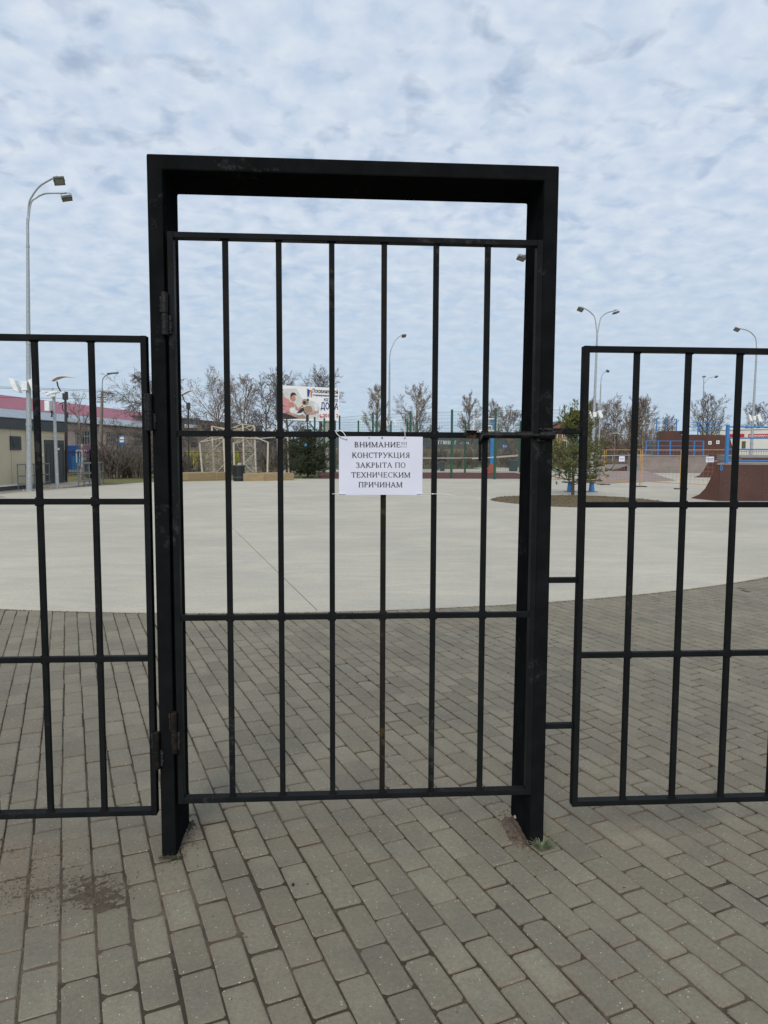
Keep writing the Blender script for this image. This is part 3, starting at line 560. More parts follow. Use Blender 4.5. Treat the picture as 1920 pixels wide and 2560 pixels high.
# loose grit in the joints, on the dirt patch and about the post feet
def crumbs(name, n, place, m_, r0, r1, seed):
    q = random.Random(seed); mb = MB()
    for k in range(n):
        x, y, z = place(q); rr = r0+(r1-r0)*q.random()**2; a = q.uniform(0, 6.28); P = [Vector((x+rr*cos(a+t_)*q.uniform(.7, 1.2), y+rr*sin(a+t_)*q.uniform(.7, 1.2), z)) for t_ in (0, 1.6, 3.1, 4.7)]; tp = Vector((x+q.gauss(0, rr*.3), y+q.gauss(0, rr*.3), z+rr*q.uniform(.6, 1.1)))
        for i in range(4): mb.face([P[i], P[(i+1) % 4], tp])
    return setting(mb.build(name, m_), 'stuff')
def in_dirt(q):
    a, b, rr, h = q.choice(DIRT); return a+q.gauss(0, rr*.62), b+q.gauss(0, rr*.5), .0
def anywhere(q):
    y = 1.5+5.4*q.random()**1.6; x0_, x1_ = -.62*y, .72*y; return q.uniform(x0_, x1_), y, .0
def in_joint(q):
    while True:
        x, y, z = anywhere(q); p = Vector((x, y, 0)); v = (p.dot(PC)-V0)/VP+.5; k = round(v); v_ = V0+(k-.5)*VP; p = PC*v_+PL*p.dot(PL); 
        if p.y > 1.3: return p.x+q.gauss(0, .004), p.y+q.gauss(0, .004), -.005
def post_foot(q):
    s_ = q.random() < .6; cx_ = GX+GW-GT-.03 if s_ else GX+GT+.01; return cx_+q.gauss(0, .03), GY+.1+q.gauss(0, .09), .002
M['crumb'] = mat('brown_crumbs', (.13, .10, .07), .95, (.07, .055, .04), 60); M['grit'] = mat('pale_grit', (.55, .52, .46), .9, (.35, .32, .28), 60)
def pad_seam(q):
    a = rad(q.uniform(-38, 38)); rr = R0+.004+abs(q.gauss(0, .018)); return CX+rr*sin(a), CY-rr*cos(a), -.001
crumbs('seam_soil', 5000, pad_seam, M['crumb'], .003, .010, 6); crumbs('loose_soil', 3200, in_dirt, M['crumb'], .0012, .005, 1); crumbs('joint_soil', 9000, in_joint, M['crumb'], .0012, .0045, 2)
crumbs('pale_grit', 900, anywhere, M['grit'], .0006, .0022, 3); crumbs('dark_grit', 700, anywhere, M['crumb'], .0008, .0032, 4)
def joint_left(q):
    while True:
        x, y, z = in_joint(q)
        if mnoise.noise(Vector((x*1.1, y*1.1, 9))) > -.05 or x < -.9: return x, y, -.004
mb = MB(); q_ = random.Random(77)
for k in range(2600):
    x, y, z = joint_left(q_); a_ = q_.uniform(0, 6.28); h_ = q_.uniform(.003, .008); w2 = .0012; dx_, dy_ = cos(a_)*w2, sin(a_)*w2
    mb.face([(x-dx_, y-dy_, -.006), (x+dx_, y+dy_, -.006), (x+q_.gauss(0, .004), y+q_.gauss(0, .004), h_-.003)])
setting(mb.build('joint_moss', M['moss']), 'stuff')
crumbs('post_soil', 700, post_foot, M['dirt'], .0012, .005, 5)

# ================================================================== NOTICE with serif lettering
TT, tt = .135, .068
def glyph(c):
    Q = []                                        # list of polygons in em units (cap height 1)
    def ln(x0, y0, x1, y1, wd):
        dx, dy = x1-x0, y1-y0; l = math.hypot(dx, dy); nx, ny = -dy/l*wd/2, dx/l*wd/2; Q.append([(x0-nx, y0-ny), (x1-nx, y1-ny), (x1+nx, y1+ny), (x0+nx, y0+ny)])
    def ser(x, y, wd=.22): ln(x-wd/2, y, x+wd/2, y, tt)
    def stem(x, w=TT, b=1, t=1):
        ln(x, 0, x, 1, w)
        if b: ser(x, tt/2)
        if t: ser(x, 1-tt/2)
    def arc(cx, cy, rx, ry, a0, a1, n=14, thick=TT, thin=tt):
        P, I = [], []
        for k in range(n+1):
            a = rad(a0+(a1-a0)*k/n); th = thin+(thick-thin)*abs(cos(a))**1.3
            P.append((cx+rx*cos(a), cy+ry*sin(a))); I.append((cx+(rx-th)*cos(a), cy+(ry-th*.75)*sin(a)))
        for k in range(n): Q.append([P[k], P[k+1], I[k+1], I[k]])
    adv = .9
    if c in 'НИПЦЫ':
        stem(.16)
        if c != 'Ы': stem(.74)
        if c == 'Н': ln(.16, .5, .74, .5, tt)
        if c == 'И': ln(.18, .1, .72, .9, tt*1.2)
        if c == 'П': ln(.16, 1-tt/2, .74, 1-tt/2, tt)
        if c == 'Ц': ln(.16, tt/2, .9, tt/2, tt); ln(.9, .03, .9, -.22, tt*1.3)
        if c == 'Ы': arc(.30, .27, .28, .27, -90, 90); ln(.16, .515, .32, .515, tt); ln(.16, tt/2, .32, tt/2, tt); stem(.86); adv = 1.06
        if c == 'Ц': adv = .96
    elif c == 'В': stem(.16); arc(.32, .76, .26, .24, -90, 90); arc(.34, .26, .32, .26, -90, 90); [ln(.16, y, .36, y, tt) for y in (tt/2, .515, 1-tt/2)]; adv = .76
    elif c == 'Р': stem(.16); arc(.32, .73, .28, .27, -90, 90); [ln(.16, y, .34, y, tt) for y in (.48, 1-tt/2)]; adv = .68
    elif c == 'Е': stem(.16); ln(.1, tt/2, .66, tt/2, tt); ln(.1, 1-tt/2, .62, 1-tt/2, tt); ln(.16, .52, .5, .52, tt); ln(.67, 0, .69, .22, tt); ln(.62, 1, .63, .8, tt); ln(.5, .42, .5, .62, tt); adv = .76
    elif c == 'К': stem(.16); ln(.2, .45, .6, .93, tt*1.2); ser(.66, 1-tt/2, .2); ln(.3, .58, .74, .03, TT); ser(.76, tt/2, .24); adv = .86
    elif c == 'М': ln(.14, 0, .14, 1, tt*1.1); ser(.12, tt/2, .26); ser(.1, 1-tt/2, .2); ln(.15, .97, .5, .04, TT*.95); ln(.5, .04, .86, .97, tt); stem(.9); adv = 1.08
    elif c == 'А': ln(.08, .02, .40, .98, tt*1.1); ln(.36, 1.0, .72, .02, TT); ln(.2, .34, .56, .34, tt); ser(.08, tt/2, .24); ser(.74, tt/2, .28); adv = .86
    elif c == 'О': arc(.42, .5, .40, .52, 0, 360, 26); adv = .86
    elif c == 'С': arc(.44, .5, .40, .52, 48, 318, 22); ln(.72, .98, .72, .72, tt); adv = .8
    elif c == 'Т': stem(.4, t=0); ln(.06, 1-tt/2, .74, 1-tt/2, tt); ln(.05, .99, .03, .76, tt); ln(.75, .99, .77, .76, tt); adv = .8
    elif c == 'У': ln(.12, .97, .46, .36, TT); ln(.74, .97, .40, .18, tt*1.2); ln(.42, .2, .26, .03, tt*1.4); arc(.22, .1, .09, .09, 0, 360, 8, .09, .09); ser(.12, 1-tt/2, .26); ser(.75, 1-tt/2, .2); adv = .82
    elif c == 'Я': stem(.62); arc(.46, .73, .30, .27, 90, 270); ln(.46, 1-tt/2, .6, 1-tt/2, tt); ln(.42, .48, .6, .48, tt); ln(.46, .48, .16, .03, TT*.9); ser(.12, tt/2, .2); adv = .78
    elif c == 'З': arc(.30, .75, .26, .27, -80, 150, 14); arc(.30, .26, .31, .28, -150, 85, 16); ln(.2, .52, .34, .52, tt); ln(.06, .95, .06, .76, tt); adv = .7
    elif c == 'Ч': stem(.68); ln(.15, .62, .15, 1, TT); ser(.15, 1-tt/2); arc(.36, .62, .275, .2, 180, 300, 10); ln(.48, .44, .66, .52, tt); adv = .86
    elif c == 'Х': ln(.14, .98, .7, .02, TT); ln(.68, .98, .14, .02, tt*1.1); [ser(x, y, .26) for x in (.13, .72) for y in (tt/2, 1-tt/2)]; adv = .86
    elif c == '!': Q.append([(.11, .28), (.15, .28), (.19, 1), (.07, 1)]); ln(.13, 0, .13, .13, .13); adv = .32
    elif c == ' ': adv = .34
    return Q, adv
notice = thing('notice', (xp(952, 1238), GY-.004, zp(952, 1238)), 'white printed paper notice tied to the middle rail of the gate', 'notice')
NS = .15672; nx_ = lambda u: xp(840+u*NS, 1160); nz_ = lambda v: zp(950, 1070+v*NS)
NY = GY-.004
def sheet_mesh():
    mb = MB(); nx, nz = 18, 12; xa, xb, zt, zb = nx_(47), nx_(1378), nz_(138), nz_(1068); V_ = []
    for s in (0, 1):
        for j in range(nz+1):
            for i in range(nx+1):
                u, v = i/nx, j/nz; V_.append((xa+(xb-xa)*u, NY+.0016*sin(u*5+v*3)*sin(v*pi)-.0025*abs(v-.45)*(u-.5)+s*.0009, zt+(zb-zt)*v+.001*sin(u*3)))
    mb.v = V_; w_ = nx+1; o_ = w_*(nz+1)
    for j in range(nz):
        for i in range(nx): a = j*w_+i; mb.f.append((a, a+w_, a+w_+1, a+1)); mb.f.append((o_+a, o_+a+1, o_+a+w_+1, o_+a+w_)); mb.mi += [0, 0]
    return mb
sheet_mesh().build('paper_sheet', M['paper'], notice, smooth=True)
def paint_text(parent, lines, fx, fz, y, cap):
    mb = MB()
    for txt, xa, xb, yb in lines:
        x = 0; G = []
        for c in txt:
            q, adv = glyph(c); G.append((x, q)); x += adv
        sc = (xb-xa)/(x-.05); 
        for ox, q in G:
            for n_, poly in enumerate(q): mb.face([(fx(xa+(ox+.03+p[0]*.93)*sc), y-.00002*(n_ % 7), fz(yb-p[1]*cap)) for p in poly][::-1])
    return mb.build('lettering', M['ink'], parent)
paint_text(notice, [('ВНИМАНИЕ!!!', 288, 1128, 305), ('КОНСТРУКЦИЯ', 250, 1172, 473), ('ЗАКРЫТА ПО', 315, 1106, 632), ('ТЕХНИЧЕСКИМ', 240, 1186, 787), ('ПРИЧИНАМ', 355, 1062, 943)], nx_, nz_, NY-.0022, 83)
for u, r in ((732, 12), (525, 8), (1087, 9)): mb = MB(); mb.tube((nx_(u), NY-.0026, nz_(157)), (nx_(u), NY-.0018, nz_(157)), r*NS*GY/FOC*1.05, n=14); mb.build('punched_hole', M['ink'], notice)
def tie(label, pts, r=.0014, head=None, name='cable_tie'):
    P = [Vector((nx_(u), GY+dy, nz_(v))) for u, v, dy in pts]; sm = []
    for i in range(len(P)-1):
        a, b, c, d = P[max(i-1, 0)], P[i], P[i+1], P[min(i+2, len(P)-1)]
        for t_ in (0, .25, .5, .75): sm.append(.5*((2*b)+(c-a)*t_+(2*a-5*b+4*c-d)*t_*t_+(3*b-a-3*c+d)*t_**3))
    sm.append(P[-1]); th = thing(name, sm[0], label, 'cable tie', 'white cable ties holding the notice'); mb = MB(); mb.path(sm, r, n=8); mb.build('strap', M['tie'], th, smooth=True)
    if head: mb = MB(); mb.obox((nx_(head[0]), GY-.009, nz_(head[1])), (.0028, 0, 0), (0, .0022, 0), (0, 0, .0022)); mb.build('head', M['tie'], th, bevel=.0006)
tie('white cable tie looped round the bar at the top left corner of the notice', [(-20, 48, .006), (40, 40, -.004), (110, 70, -.008), (160, 150, -.008), (165, 178, -.0085), (100, 155, -.010), (50, 130, -.010), (10, 90, -.006), (-5, 50, .004)], .0015, (160, 172))
tie('white cable tie rising straight up from the hole near the top right of the notice', [(1088, 160, -.009), (1096, 110, -.010), (1090, 60, -.008), (1086, 0, -.008), (1078, -70, -.012), (1075, -160, -.016)], .0013, (1088, 150))
tie('white cable tie pulled tight at the bottom left corner of the notice', [(-60, 1052, .004), (-10, 1050, -.004), (60, 1045, -.008), (150, 1052, -.008)], .0014, (95, 1050))
tie('white cable tie with a long tail at the bottom right corner of the notice', [(1290, 1052, -.008), (1365, 1045, -.007), (1460, 1048, -.003), (1545, 1050, .003), (1640, 1052, -.002), (1720, 1056, -.008), (1900, 1076, -.014)], .0013, (1540, 1048))

# ================================================================== background helpers
def T(p, i=0): return p
def pole_lamp_head(parent, c, ax, face=(.3, -.35, -.9), s=.36):
    """floodlight: shallow dark box with glass, on a bent bracket"""
    fz = Vector(face).normalized(); fx_ = Vector(ax).normalized(); fx_ = (fx_-fz*fx_.dot(fz)).normalized(); fy = fz.cross(fx_); c = Vector(c)
    mb = MB(); mb.obox(c, fx_*s*.5, fy*s*.42, fz*s*.13); h = mb.build('floodlight', M['lampdark'], parent, bevel=.01)
    mb = MB(); mb.obox(c+fz*s*.135, fx_*s*.38, fy*s*.30, fz*.004); mb.build('glass', M['lampglass'], h)
    mb = MB(); mb.path([c-fx_*s*.52, c-fx_*s*.5-fz*s*.45, c-fz*s*.6, c+fx_*s*.5-fz*s*.45, c+fx_*s*.52], .018, n=6); mb.build('bracket', M['galv'], h)
def smooth_path(P, k=4):
    sm = []
    for i in range(len(P)-1):
        a, b, c, d = P[max(i-1, 0)], P[i], P[i+1], P[min(i+2, len(P)-1)]
        for j in range(k):
            t_ = j/k; sm.append(.5*((2*b)+(c-a)*t_+(2*a-5*b+4*c-d)*t_*t_+(3*b-a-3*c+d)*t_**3))
    sm.append(P[-1]); return sm
def mast(label, Y, bpx, tpx, arms, cluster=None, r=(.10, .055), group='tall lighting masts round the skate pad', base=None):
    b = gx(bpx, Y); t = at(*tpx, Y); th = thing('light_mast', b, label, 'light mast', group)
    mb = MB(); t2 = Vector((t.x, Y, t.z)); mb.tube(b, t2, r[0], r[1], n=12)
    for f_ in (.25, .55, .9): q = b.lerp(t2, f_); mb.tube(q-Vector((0, 0, .05)), q+Vector((0, 0, .05)), (r[0]+(r[1]-r[0])*f_)*1.18, n=12)
    mb.build('pole', M['galv'], th, smooth=False)
    mb = MB(); mb.box(b.x-.2, Y-.2, .005, b.x+.2, Y+.2, .03)
    for sx_ in (-1, 1):
        for sy_ in (-1, 1): mb.tube((b.x+sx_*.15, Y+sy_*.15, .02), (b.x+sx_*.15, Y+sy_*.15, .09), .02, n=6)
    mb.build('base_plate', M['galv'], th)
    for pts, dys, head, face in arms:
        P = [t2-Vector((0, 0, .35))]+[at(p[0], p[1], Y+dy) for p, dy in zip(pts, dys)]
        mb = MB(); mb.path(smooth_path(P), .035*r[1]/.055, n=8); mb.build('arm', M['galv'], th, smooth=True)
        hc = at(*head, Y+dys[-1]); pole_lamp_head(th, hc, (1, .25, .1), face, .38)
    if cluster:
        c = at(*cluster[:2], Y); k = cluster[2] if len(cluster) > 2 else 1
        mb = MB(); mb.box(c.x-.11, Y-.22, c.z-.17, c.x+.11, Y-.02, c.z+.17); mb.build('control_box', M['white'], th, bevel=.02)
        for s_ in ((-1, 1) if k > 0 else (-1,)):
            mb = MB(); ax = Vector((.75*s_, -.35, .35*0)).normalized(); u = Vector((.45, 0, 0)); cc_ = c+Vector((s_*.36, -.12, .02)); 
            mb.obox(cc_, Vector((.11*s_, 0, .045)), Vector((.0, .16, .0)), Vector((-.085*1*s_, 0, .24))*-1 if s_ > 0 else Vector((-.085, 0, .24))); mb.build('flood_panel', M['white'], th, bevel=.015)
    return th
R5 = lambda x, y: (40+x*.09644, 420+y*.09644)
R7 = lambda x, y: (1430+x*.09042, 740+y*.09042)
mast('tall galvanised mast with two curved arms left of the gate, standing at the gravel edge', 29, 69.5, (69, 545),
     [([R5(330, 950), R5(450, 680), R5(620, 470), R5(820, 340), R5(1060, 215)], (0, -.1, -.2, -.35, -.5), R5(1120, 335), (.35, -.55, -.75)),
      ([R5(380, 930), R5(520, 780), R5(680, 690), R5(850, 655), R5(1310, 652)], (0, 0, .1, .2, .3), R5(1320, 785), (.28, -.1, -.95))], (66, 966), (.115, .05))
mast('tall mast with arms spreading both ways above the right barred panel', 48, 1481, R7(700, 950),
     [([R7(640, 640), R7(560, 500), R7(430, 390), R7(250, 300)], (0, 0, -.2, -.3), R7(232, 375), (-.3, -.5, -.8)), ([R7(780, 660), R7(870, 530), R7(970, 465), R7(1100, 425), R7(1230, 388)], (0, 0, .1, .2, .3), R7(1216, 462), (.28, -.1, -.95))], (1485, 1037), (.12, .06))
mast('tall mast at the right edge with its single arm bending left', 53, 1877.5, (1892, 872),
     [([(1890, 850), (1884, 838), (1874, 829), (1862, 824), (1846, 821)], (0, 0, -.2, -.3, -.4), (1842, 824), (-.3, -.5, -.8))], (1883, 1046), (.12, .06))
mast('tall mast behind the notice with its arm bending right', 64, 972.5, (974, 905),
     [([(975, 885), (980, 868), (988, 852), (999, 841), (1013, 836)], (0, 0, .1, .2, .3), (1010, 840), (.3, -.5, -.8))], (976, 1057), (.13, .06))
mast('mast hidden behind the right gate post with only its lamp showing', 35, 1352, (1352, 660),
     [([(1350, 648), (1340, 640), (1325, 638), (1306, 638)], (0, 0, -.1, -.2), (1303, 646), (-.2, -.3, -.9))], None, (.12, .06))
mast('thin distant mast just right of the mast with arms both ways', 85, 1497, (1502, 960),
     [([(1503, 945), (1506, 937), (1511, 931), (1518, 928)], (0, 0, 0, 0), (1519, 928), (-.3, -.6, -.7))], None, (.12, .07))
mast('distant mast with a lamp on top and a right arm above the brown tower', 92, 1757, (1759.5, 946),
     [([(1762, 958), (1766, 951), (1774, 945), (1790, 941)], (0, 0, 0, 0), (1791, 942), (.2, -.5, -.8)), ([(1759.5, 950), (1759.5, 945)], (0, 0), (1760, 942), (0, -.2, -.9))], None, (.12, .06))

# concrete street lamp pole with strut, left
b = gx(250, 58); th = thing('street_lamp', b, 'tall concrete street lamp pole with a leaning strut behind the black fence', 'street lamp')
mb = MB(); t = at(*R1(884, 545), 58); mb.tube(b, t, .17, .09, n=8); b2_ = gx(246, 57.5); mb.tube(b2_, at(*R1(880, 600), 58), .16, .08, n=8); mb.build('pole', mat('weathered_concrete_pole', (.26, .22, .18), .9, (.18, .15, .12), 2), th)
mb = MB(); mb.path(smooth_path([at(*R1(*q), 58) for q in ((884, 560), (884, 470), (892, 435), (915, 410), (950, 398), (985, 390))]), .045, n=6); mb.build('arm', M['galv'], th)
mb = MB(); c = at(*R1(975, 391), 58); mb.obox(c, (.42, 0, .04), (0, .13, 0), (-.008, 0, .05)); mb.build('lamp_head', M['lampdark'], th, bevel=.02)
mb = MB()
for z_ in (600, 640): c = at(*R1(880, z_), 58); mb.box(c.x-.35, 57.9, c.z-.04, c.x+.35, 58.0, c.z+.04)
mb.build('crossarm', M['lampdark'], th)
for i, (ya, yb, yc) in enumerate(((508, 540, 570), (520, 552, 585), (600, 615, 640), (690, 700, 640))):
    if i > 2: break
    mb = MB(); P = [at(-300+0, R1(0, ya)[1]-10, 50), at(*R1(0, ya), 52), at(*R1(870, yb), 58), at(*R1(1250, yc+12), 66), at(420, R1(0, yc)[1]+8, 72)]
    mb.path(smooth_path(P), .012, n=4)
    tag(mb.build('overhead_cable', M['black'], org=tuple(P[2])), ['topmost thin overhead cable crossing the sky behind the left panel', 'second thin overhead cable just under the topmost one', 'lowest thin overhead cable passing above the crimson roof'][i], 'cable', 'overhead cables')

# park lamps with a curved pale leaf on a dark strut
def park_lamp(label, Y, px, leaf, box, strut, k=1):
    b = gx(px, Y); th = thing('park_lamp', b, label, 'lamp', 'black park lamps with a curved pale leaf')
    tb = at(px, box[1], Y); mb = MB(); mb.bar(b, Vector((tb.x, Y, tb.z)), .085); mb.build('post', M['black'], th)
    mb = MB(); t0 = at(px, box[0], Y); mb.box(tb.x-.11, Y-.09, tb.z, tb.x+.11, Y+.09, t0.z); bx_ = mb.build('battery_box', M['black'], th, bevel=.01)
    P = [at(*q, Y) for q in strut]; mb = MB(); mb.path(P, .035, n=6); mb.build('strut', M['black'], th)
    P = smooth_path([at(*q, Y) for q in leaf], 5); mb = MB(); n = len(P)
    for i in range(n-1):
        w0 = .26*sin(pi*min(1, max(.10, i/(n-1)))**.7)+.05; w1 = .26*sin(pi*min(1, max(.10, (i+1)/(n-1)))**.7)+.05
        a0, a1 = P[i], P[i+1]; up = Vector((0, 0, .035))
        mb.hexa([a0+Vector((0, -w0, 0)), a1+Vector((0, -w1, 0)), a1+Vector((0, w1, 0)), a0+Vector((0, w0, 0))], [a0+Vector((0, -w0, 0))+up, a1+Vector((0, -w1, 0))+up, a1+Vector((0, w1, 0))+up, a0+Vector((0, w0, 0))+up])
    mb.build('lamp_leaf', M['white'], th)
park_lamp('black park lamp with a curved pale leaf nearest the cream cabin', 36, 163.5, [R1(455, 461), R1(490, 440), R1(540, 424), R1(600, 424), R1(655, 431)], (R1(0, 550)[1], R1(0, 620)[1]), [R1(545, 560), R1(522, 545), R1(500, 500), R1(492, 462)])
park_lamp('smaller black park lamp standing behind the one nearest the cream cabin', 54, 166.8, [R1(506, 664), R1(530, 650), R1(565, 641), R1(600, 641), R1(635, 644)], (R1(0, 727)[1], R1(0, 775)[1]), [R1(572, 728), R1(548, 715), R1(540, 690), R1(541, 660)])
park_lamp('black park lamp just inside the gate leaf, its leaf half behind the left post', 44, 471, [R2(150, 370), R2(200, 348), R2(240, 328), R2(270, 322), R2(302, 322)], (R2(0, 420)[1], R2(0, 475)[1]), [R2(226, 425), R2(203, 408), R2(190, 370), R2(186, 350)])
park_lamp('black park lamp in front of the dark shop front', 66, 521.5, [R2(360, 520), R2(375, 505), R2(395, 498), R2(415, 496), R2(442, 499)], (R2(0, 570)[1], R2(0, 620)[1]), [R2(400, 570), R2(388, 555), R2(385, 530), R2(384, 512)])
park_lamp('black park lamp standing in front of the billboard', 56, 768.5, [R2(1175, 466), R2(1200, 456), R2(1225, 449), R2(1250, 448), R2(1280, 450)], (R2(0, 520)[1], R2(0, 575)[1]), [R2(1215, 525), R2(1195, 500), R2(1190, 480), R2(1189, 462)])
park_lamp('distant park lamp with a pale leaf among the bare trees above the orange barriers', 92, 1540, [R6(465, 152), R6(500, 147), R6(540, 155), R6(580, 165)], (R6(0, 205)[1], R6(0, 240)[1]), [R6(520, 205), R6(515, 180), R6(515, 160)])

# camera pole
b = gx(140.5, 31); th = thing('camera_pole', b, 'slim grey pole carrying white cameras and a box beside the cabin ramp', 'camera pole')
mb = MB(); t = at(*R1(463, 545), 31); mb.tube(b, Vector((t.x, 31, t.z)), .075, .06, n=12); mb.build('pole', M['galv'], th)
def cb(name, a, bb, m_, dy=.15, dep=.2, parent=th, bev=.01):
    p, q = at(*R1(*a), 31-dy), at(*R1(*bb), 31-dy); mb = MB(); mb.box(p.x, 31-dy-dep/2, q.z, q.x, 31-dy+dep/2, p.z); return mb.build(name, m_, parent, bevel=bev)
cb('equipment_box', (394, 630), (438, 718), M['white'], .05, .3); mb = MB()
for k in range(3): mb.path([at(*R1(440+k*6, 715), 30.85), at(*R1(446+k*3, 745), 30.9), at(*R1(440+k*5, 770), 30.9)], .015, n=5)
mb.build('cable_loop', M['black'], th)
for a, bb in (((355, 549), (400, 562)), ((520, 550), (555, 564))): c_ = cb('camera', a, bb, M['white'], .1, .12)
for q in ((432, 578), (470, 592), (452, 566), (486, 560)):
    c = at(*R1(*q), 30.8); mb = MB(); mb.tube(c-Vector((.09, .1, 0)), c+Vector((.09, -.1, .03)), .07, .05, n=10); mb.build('camera', M['white'], th)
mb = MB(); mb.path([at(*R1(*q), 30.9) for q in ((395, 556), (430, 562), (463, 575), (500, 556), (525, 556))], .03, n=6); mb.path([at(*R1(*q), 30.9) for q in ((455, 560), (450, 530), (456, 515), (464, 535))], .02, n=5); mb.build('bracket', M['galv'], th)

# ================================================================== buildings
def wallbox(a, b, depth, z0, z1):                 # box whose front runs a -> b (xy), extruded away from camera
    a, b = Vector((a[0], a[1], 0)), Vector((b[0], b[1], 0)); d = (b-a).normalized(); n = Vector((-d.y, d.x, 0))
    if n.y < 0: n = -n
    return [a, b, b+n*depth, a+n*depth], d, n
class Facade:
    def __init__(s, pa, ya, pb, yb, ext0=0, ext1=0):
        A, B = gx(pa, ya), gx(pb, yb); s.d = (B-A).normalized(); s.n = Vector((-s.d.y, s.d.x, 0)); 
        if s.n.y < 0: s.n = -s.n
        s.A = A-s.d*ext0; s.len = (B-A).length+ext0+ext1; s.A0 = A
    def hit(s, px, py=1130):                        # facade coordinate (u, z) seen at a pixel
        r = ray(px, py); k = (s.A0-O).dot(s.n)/r.dot(s.n); p = O+r*k; return (p-s.A).dot(s.d), p.z
    def box(s, mb, u0, z0, u1, z1, out, inn=0.0, mi=0):
        a = s.A+s.d*u0-s.n*out; b = s.A+s.d*u1-s.n*out; c = s.A+s.d*u1+s.n*inn; e = s.A+s.d*u0+s.n*inn
        mb.hexa([q+Vector((0, 0, z0)) for q in (a, b, c, e)], [q+Vector((0, 0, z1)) for q in (a, b, c, e)], mi)
    def rect(s, mb, p0, p1, out, inn=0.0):
        u0, z1 = s.hit(*p0); u1, z0 = s.hit(*p1); s.box(mb, u0, z0, u1, z1, out, inn)

# cream cabin
f = Facade(0, 29.5, 160.5, 34.6, ext0=3.2); th = thing('cabin', tuple(f.A), 'cream flat roofed site cabin with charcoal fascia, small window and double door', 'cabin')
u1 = f.len; mb = MB(); f.box(mb, 0, .15, u1, 2.45, 0, 2.5); mb.build('wall', M['cream'], th)
mb = MB(); u = .6
while u < u1: f.box(mb, u, .2, u+.02, 2.44, .006); u += 1.12
mb.build('panel_seam', mat('panel_seam', (.36, .32, .23), .6), th)
mb = MB(); f.box(mb, -.12, 2.45, u1+.1, 2.86, .12, 2.62); mb.build('fascia', M['charcoal'], th)
mb = MB(); f.box(mb, 0.05, -.02, u1-.05, .15, -.04, 2.4); mb.build('plinth', M['dgrey'], th)
mb = MB(); f.box(mb, 0, .15, u1, .21, .02); mb.build('sill_strip', M['whitewall'], th)
R8 = lambda x, y: (x*.1085, 1040+y*.1085)
mb = MB(); f.rect(mb, R8(218, 462), R8(472, 785), .05); wn = mb.build('window', M['charcoal'], th); mb = MB(); f.rect(mb, R8(262, 520), R8(405, 715), .07); mb.build('pane', M['glassd'], wn)
mb = MB(); f.rect(mb, R8(245, 500), R8(430, 520), .075); f.rect(mb, R8(400, 520), R8(412, 715), .075); mb.build('frame', M['dgrey'], wn)
u0, zt = f.hit(*R8(1012, 548)); u2, _ = f.hit(*R8(1462, 560))
um, _ = f.hit(*R8(1165, 560))
for a, b_ in ((u0, um-.01), (um+.01, u2)):
    mb = MB(); f.box(mb, a, .12, b_, zt, .03); dr_ = mb.build('door', M['charcoal'], th)
    mb = MB(); f.box(mb, a+.12, zt-.25, b_-.12, zt-.2, .04); f.box(mb, a+.12, .35, a+.15, zt-.25, .04); f.box(mb, b_-.15, .35, b_-.12, zt-.25, .04); mb.build('moulding', M['black'], dr_)
mb = MB(); f.rect(mb, R8(1300, 738), R8(1350, 782), .045); mb.build('door_sign', M['white'], th)
mb = MB(); f.rect(mb, R8(945, 858), R8(988, 930), .02); mb.build('wall_plate', M['white'], th)
mb = MB(); f.rect(mb, R8(1005, 480), R8(1460, 500), .02); mb.build('door_lintel', mat('panel_trim', (.42, .37, .27), .6), th)
# ramp and hand rails in front of the cabin door
a = f.A+f.d*(u0-1.2); e = f.A+f.d*(u2+.6); th = thing('cabin_ramp', tuple(a-f.n*1.0), 'low concrete ramp with grey tubular hand rails before the cabin door', 'ramp')
mb = MB(); pp = [a-f.n*1.5, e-f.n*1.5, e, a]; mb.hexa([q+Vector((0, 0, -.03)) for q in pp], [q+Vector((0, 0, h)) for q, h in zip(pp, (.03, .12, .13, .1))]); mb.build('slab', M['gravel'], th)
RM = mat('grey_painted_rail', (.17, .18, .18), .5)
mb = MB()
for off, ua, ub in ((1.55, u0-.1, u2+.3), (.7, u2+.5, f.hit(222)[0]), (.25, u0-2.6, u0-.1)):
    A_ = f.A+f.d*ua-f.n*off; B_ = f.A+f.d*ub-f.n*off; n_ = 4
    for k in range(n_+1): q = A_.lerp(B_, k/n_); mb.tube(q, q+Vector((0, 0, 1.0)), .025, n=8)
    for z_ in (1.02, .55, .22): mb.tube(A_+Vector((0, 0, z_)), B_+Vector((0, 0, z_)), .025, n=8)
mb.build('hand_rail', RM, th)

# long crimson roofed building
f = Facade(0, 55, 355, 78, ext0=14, ext1=12); th = thing('long_building', tuple(f.A), 'long low building with crimson sheet roof, grey eave and pink brick wall', 'building'); Lb = f.len; ez = 4.0
mb = MB(); f.box(mb, 0, -.05, Lb, ez, 0, 12); mb.build('wall', M['brickpink'], th)
def slab(f, u0, u1, o0, z0, o1, z1, th_=.06):
    a, b = f.A+f.d*u0, f.A+f.d*u1; mb = MB(); P = [a-f.n*o0+Vector((0, 0, z0)), b-f.n*o0+Vector((0, 0, z0)), b-f.n*o1+Vector((0, 0, z1)), a-f.n*o1+Vector((0, 0, z1))]; mb.hexa(P, [p+Vector((0, 0, th_)) for p in P]); return mb
slab(f, -.3, Lb+.2, .6, ez-.02, -.9, ez+.72).build('eave_sheet', M['eave'], th)
slab(f, -.3, Lb+.2, -.9, ez+.74, -4.6, 6.15).build('roof', M['pinkroof'], th); slab(f, -.3, Lb+.2, -4.6, 6.16, -12.6, ez+.1).build('roof', M['pinkroof'], th)
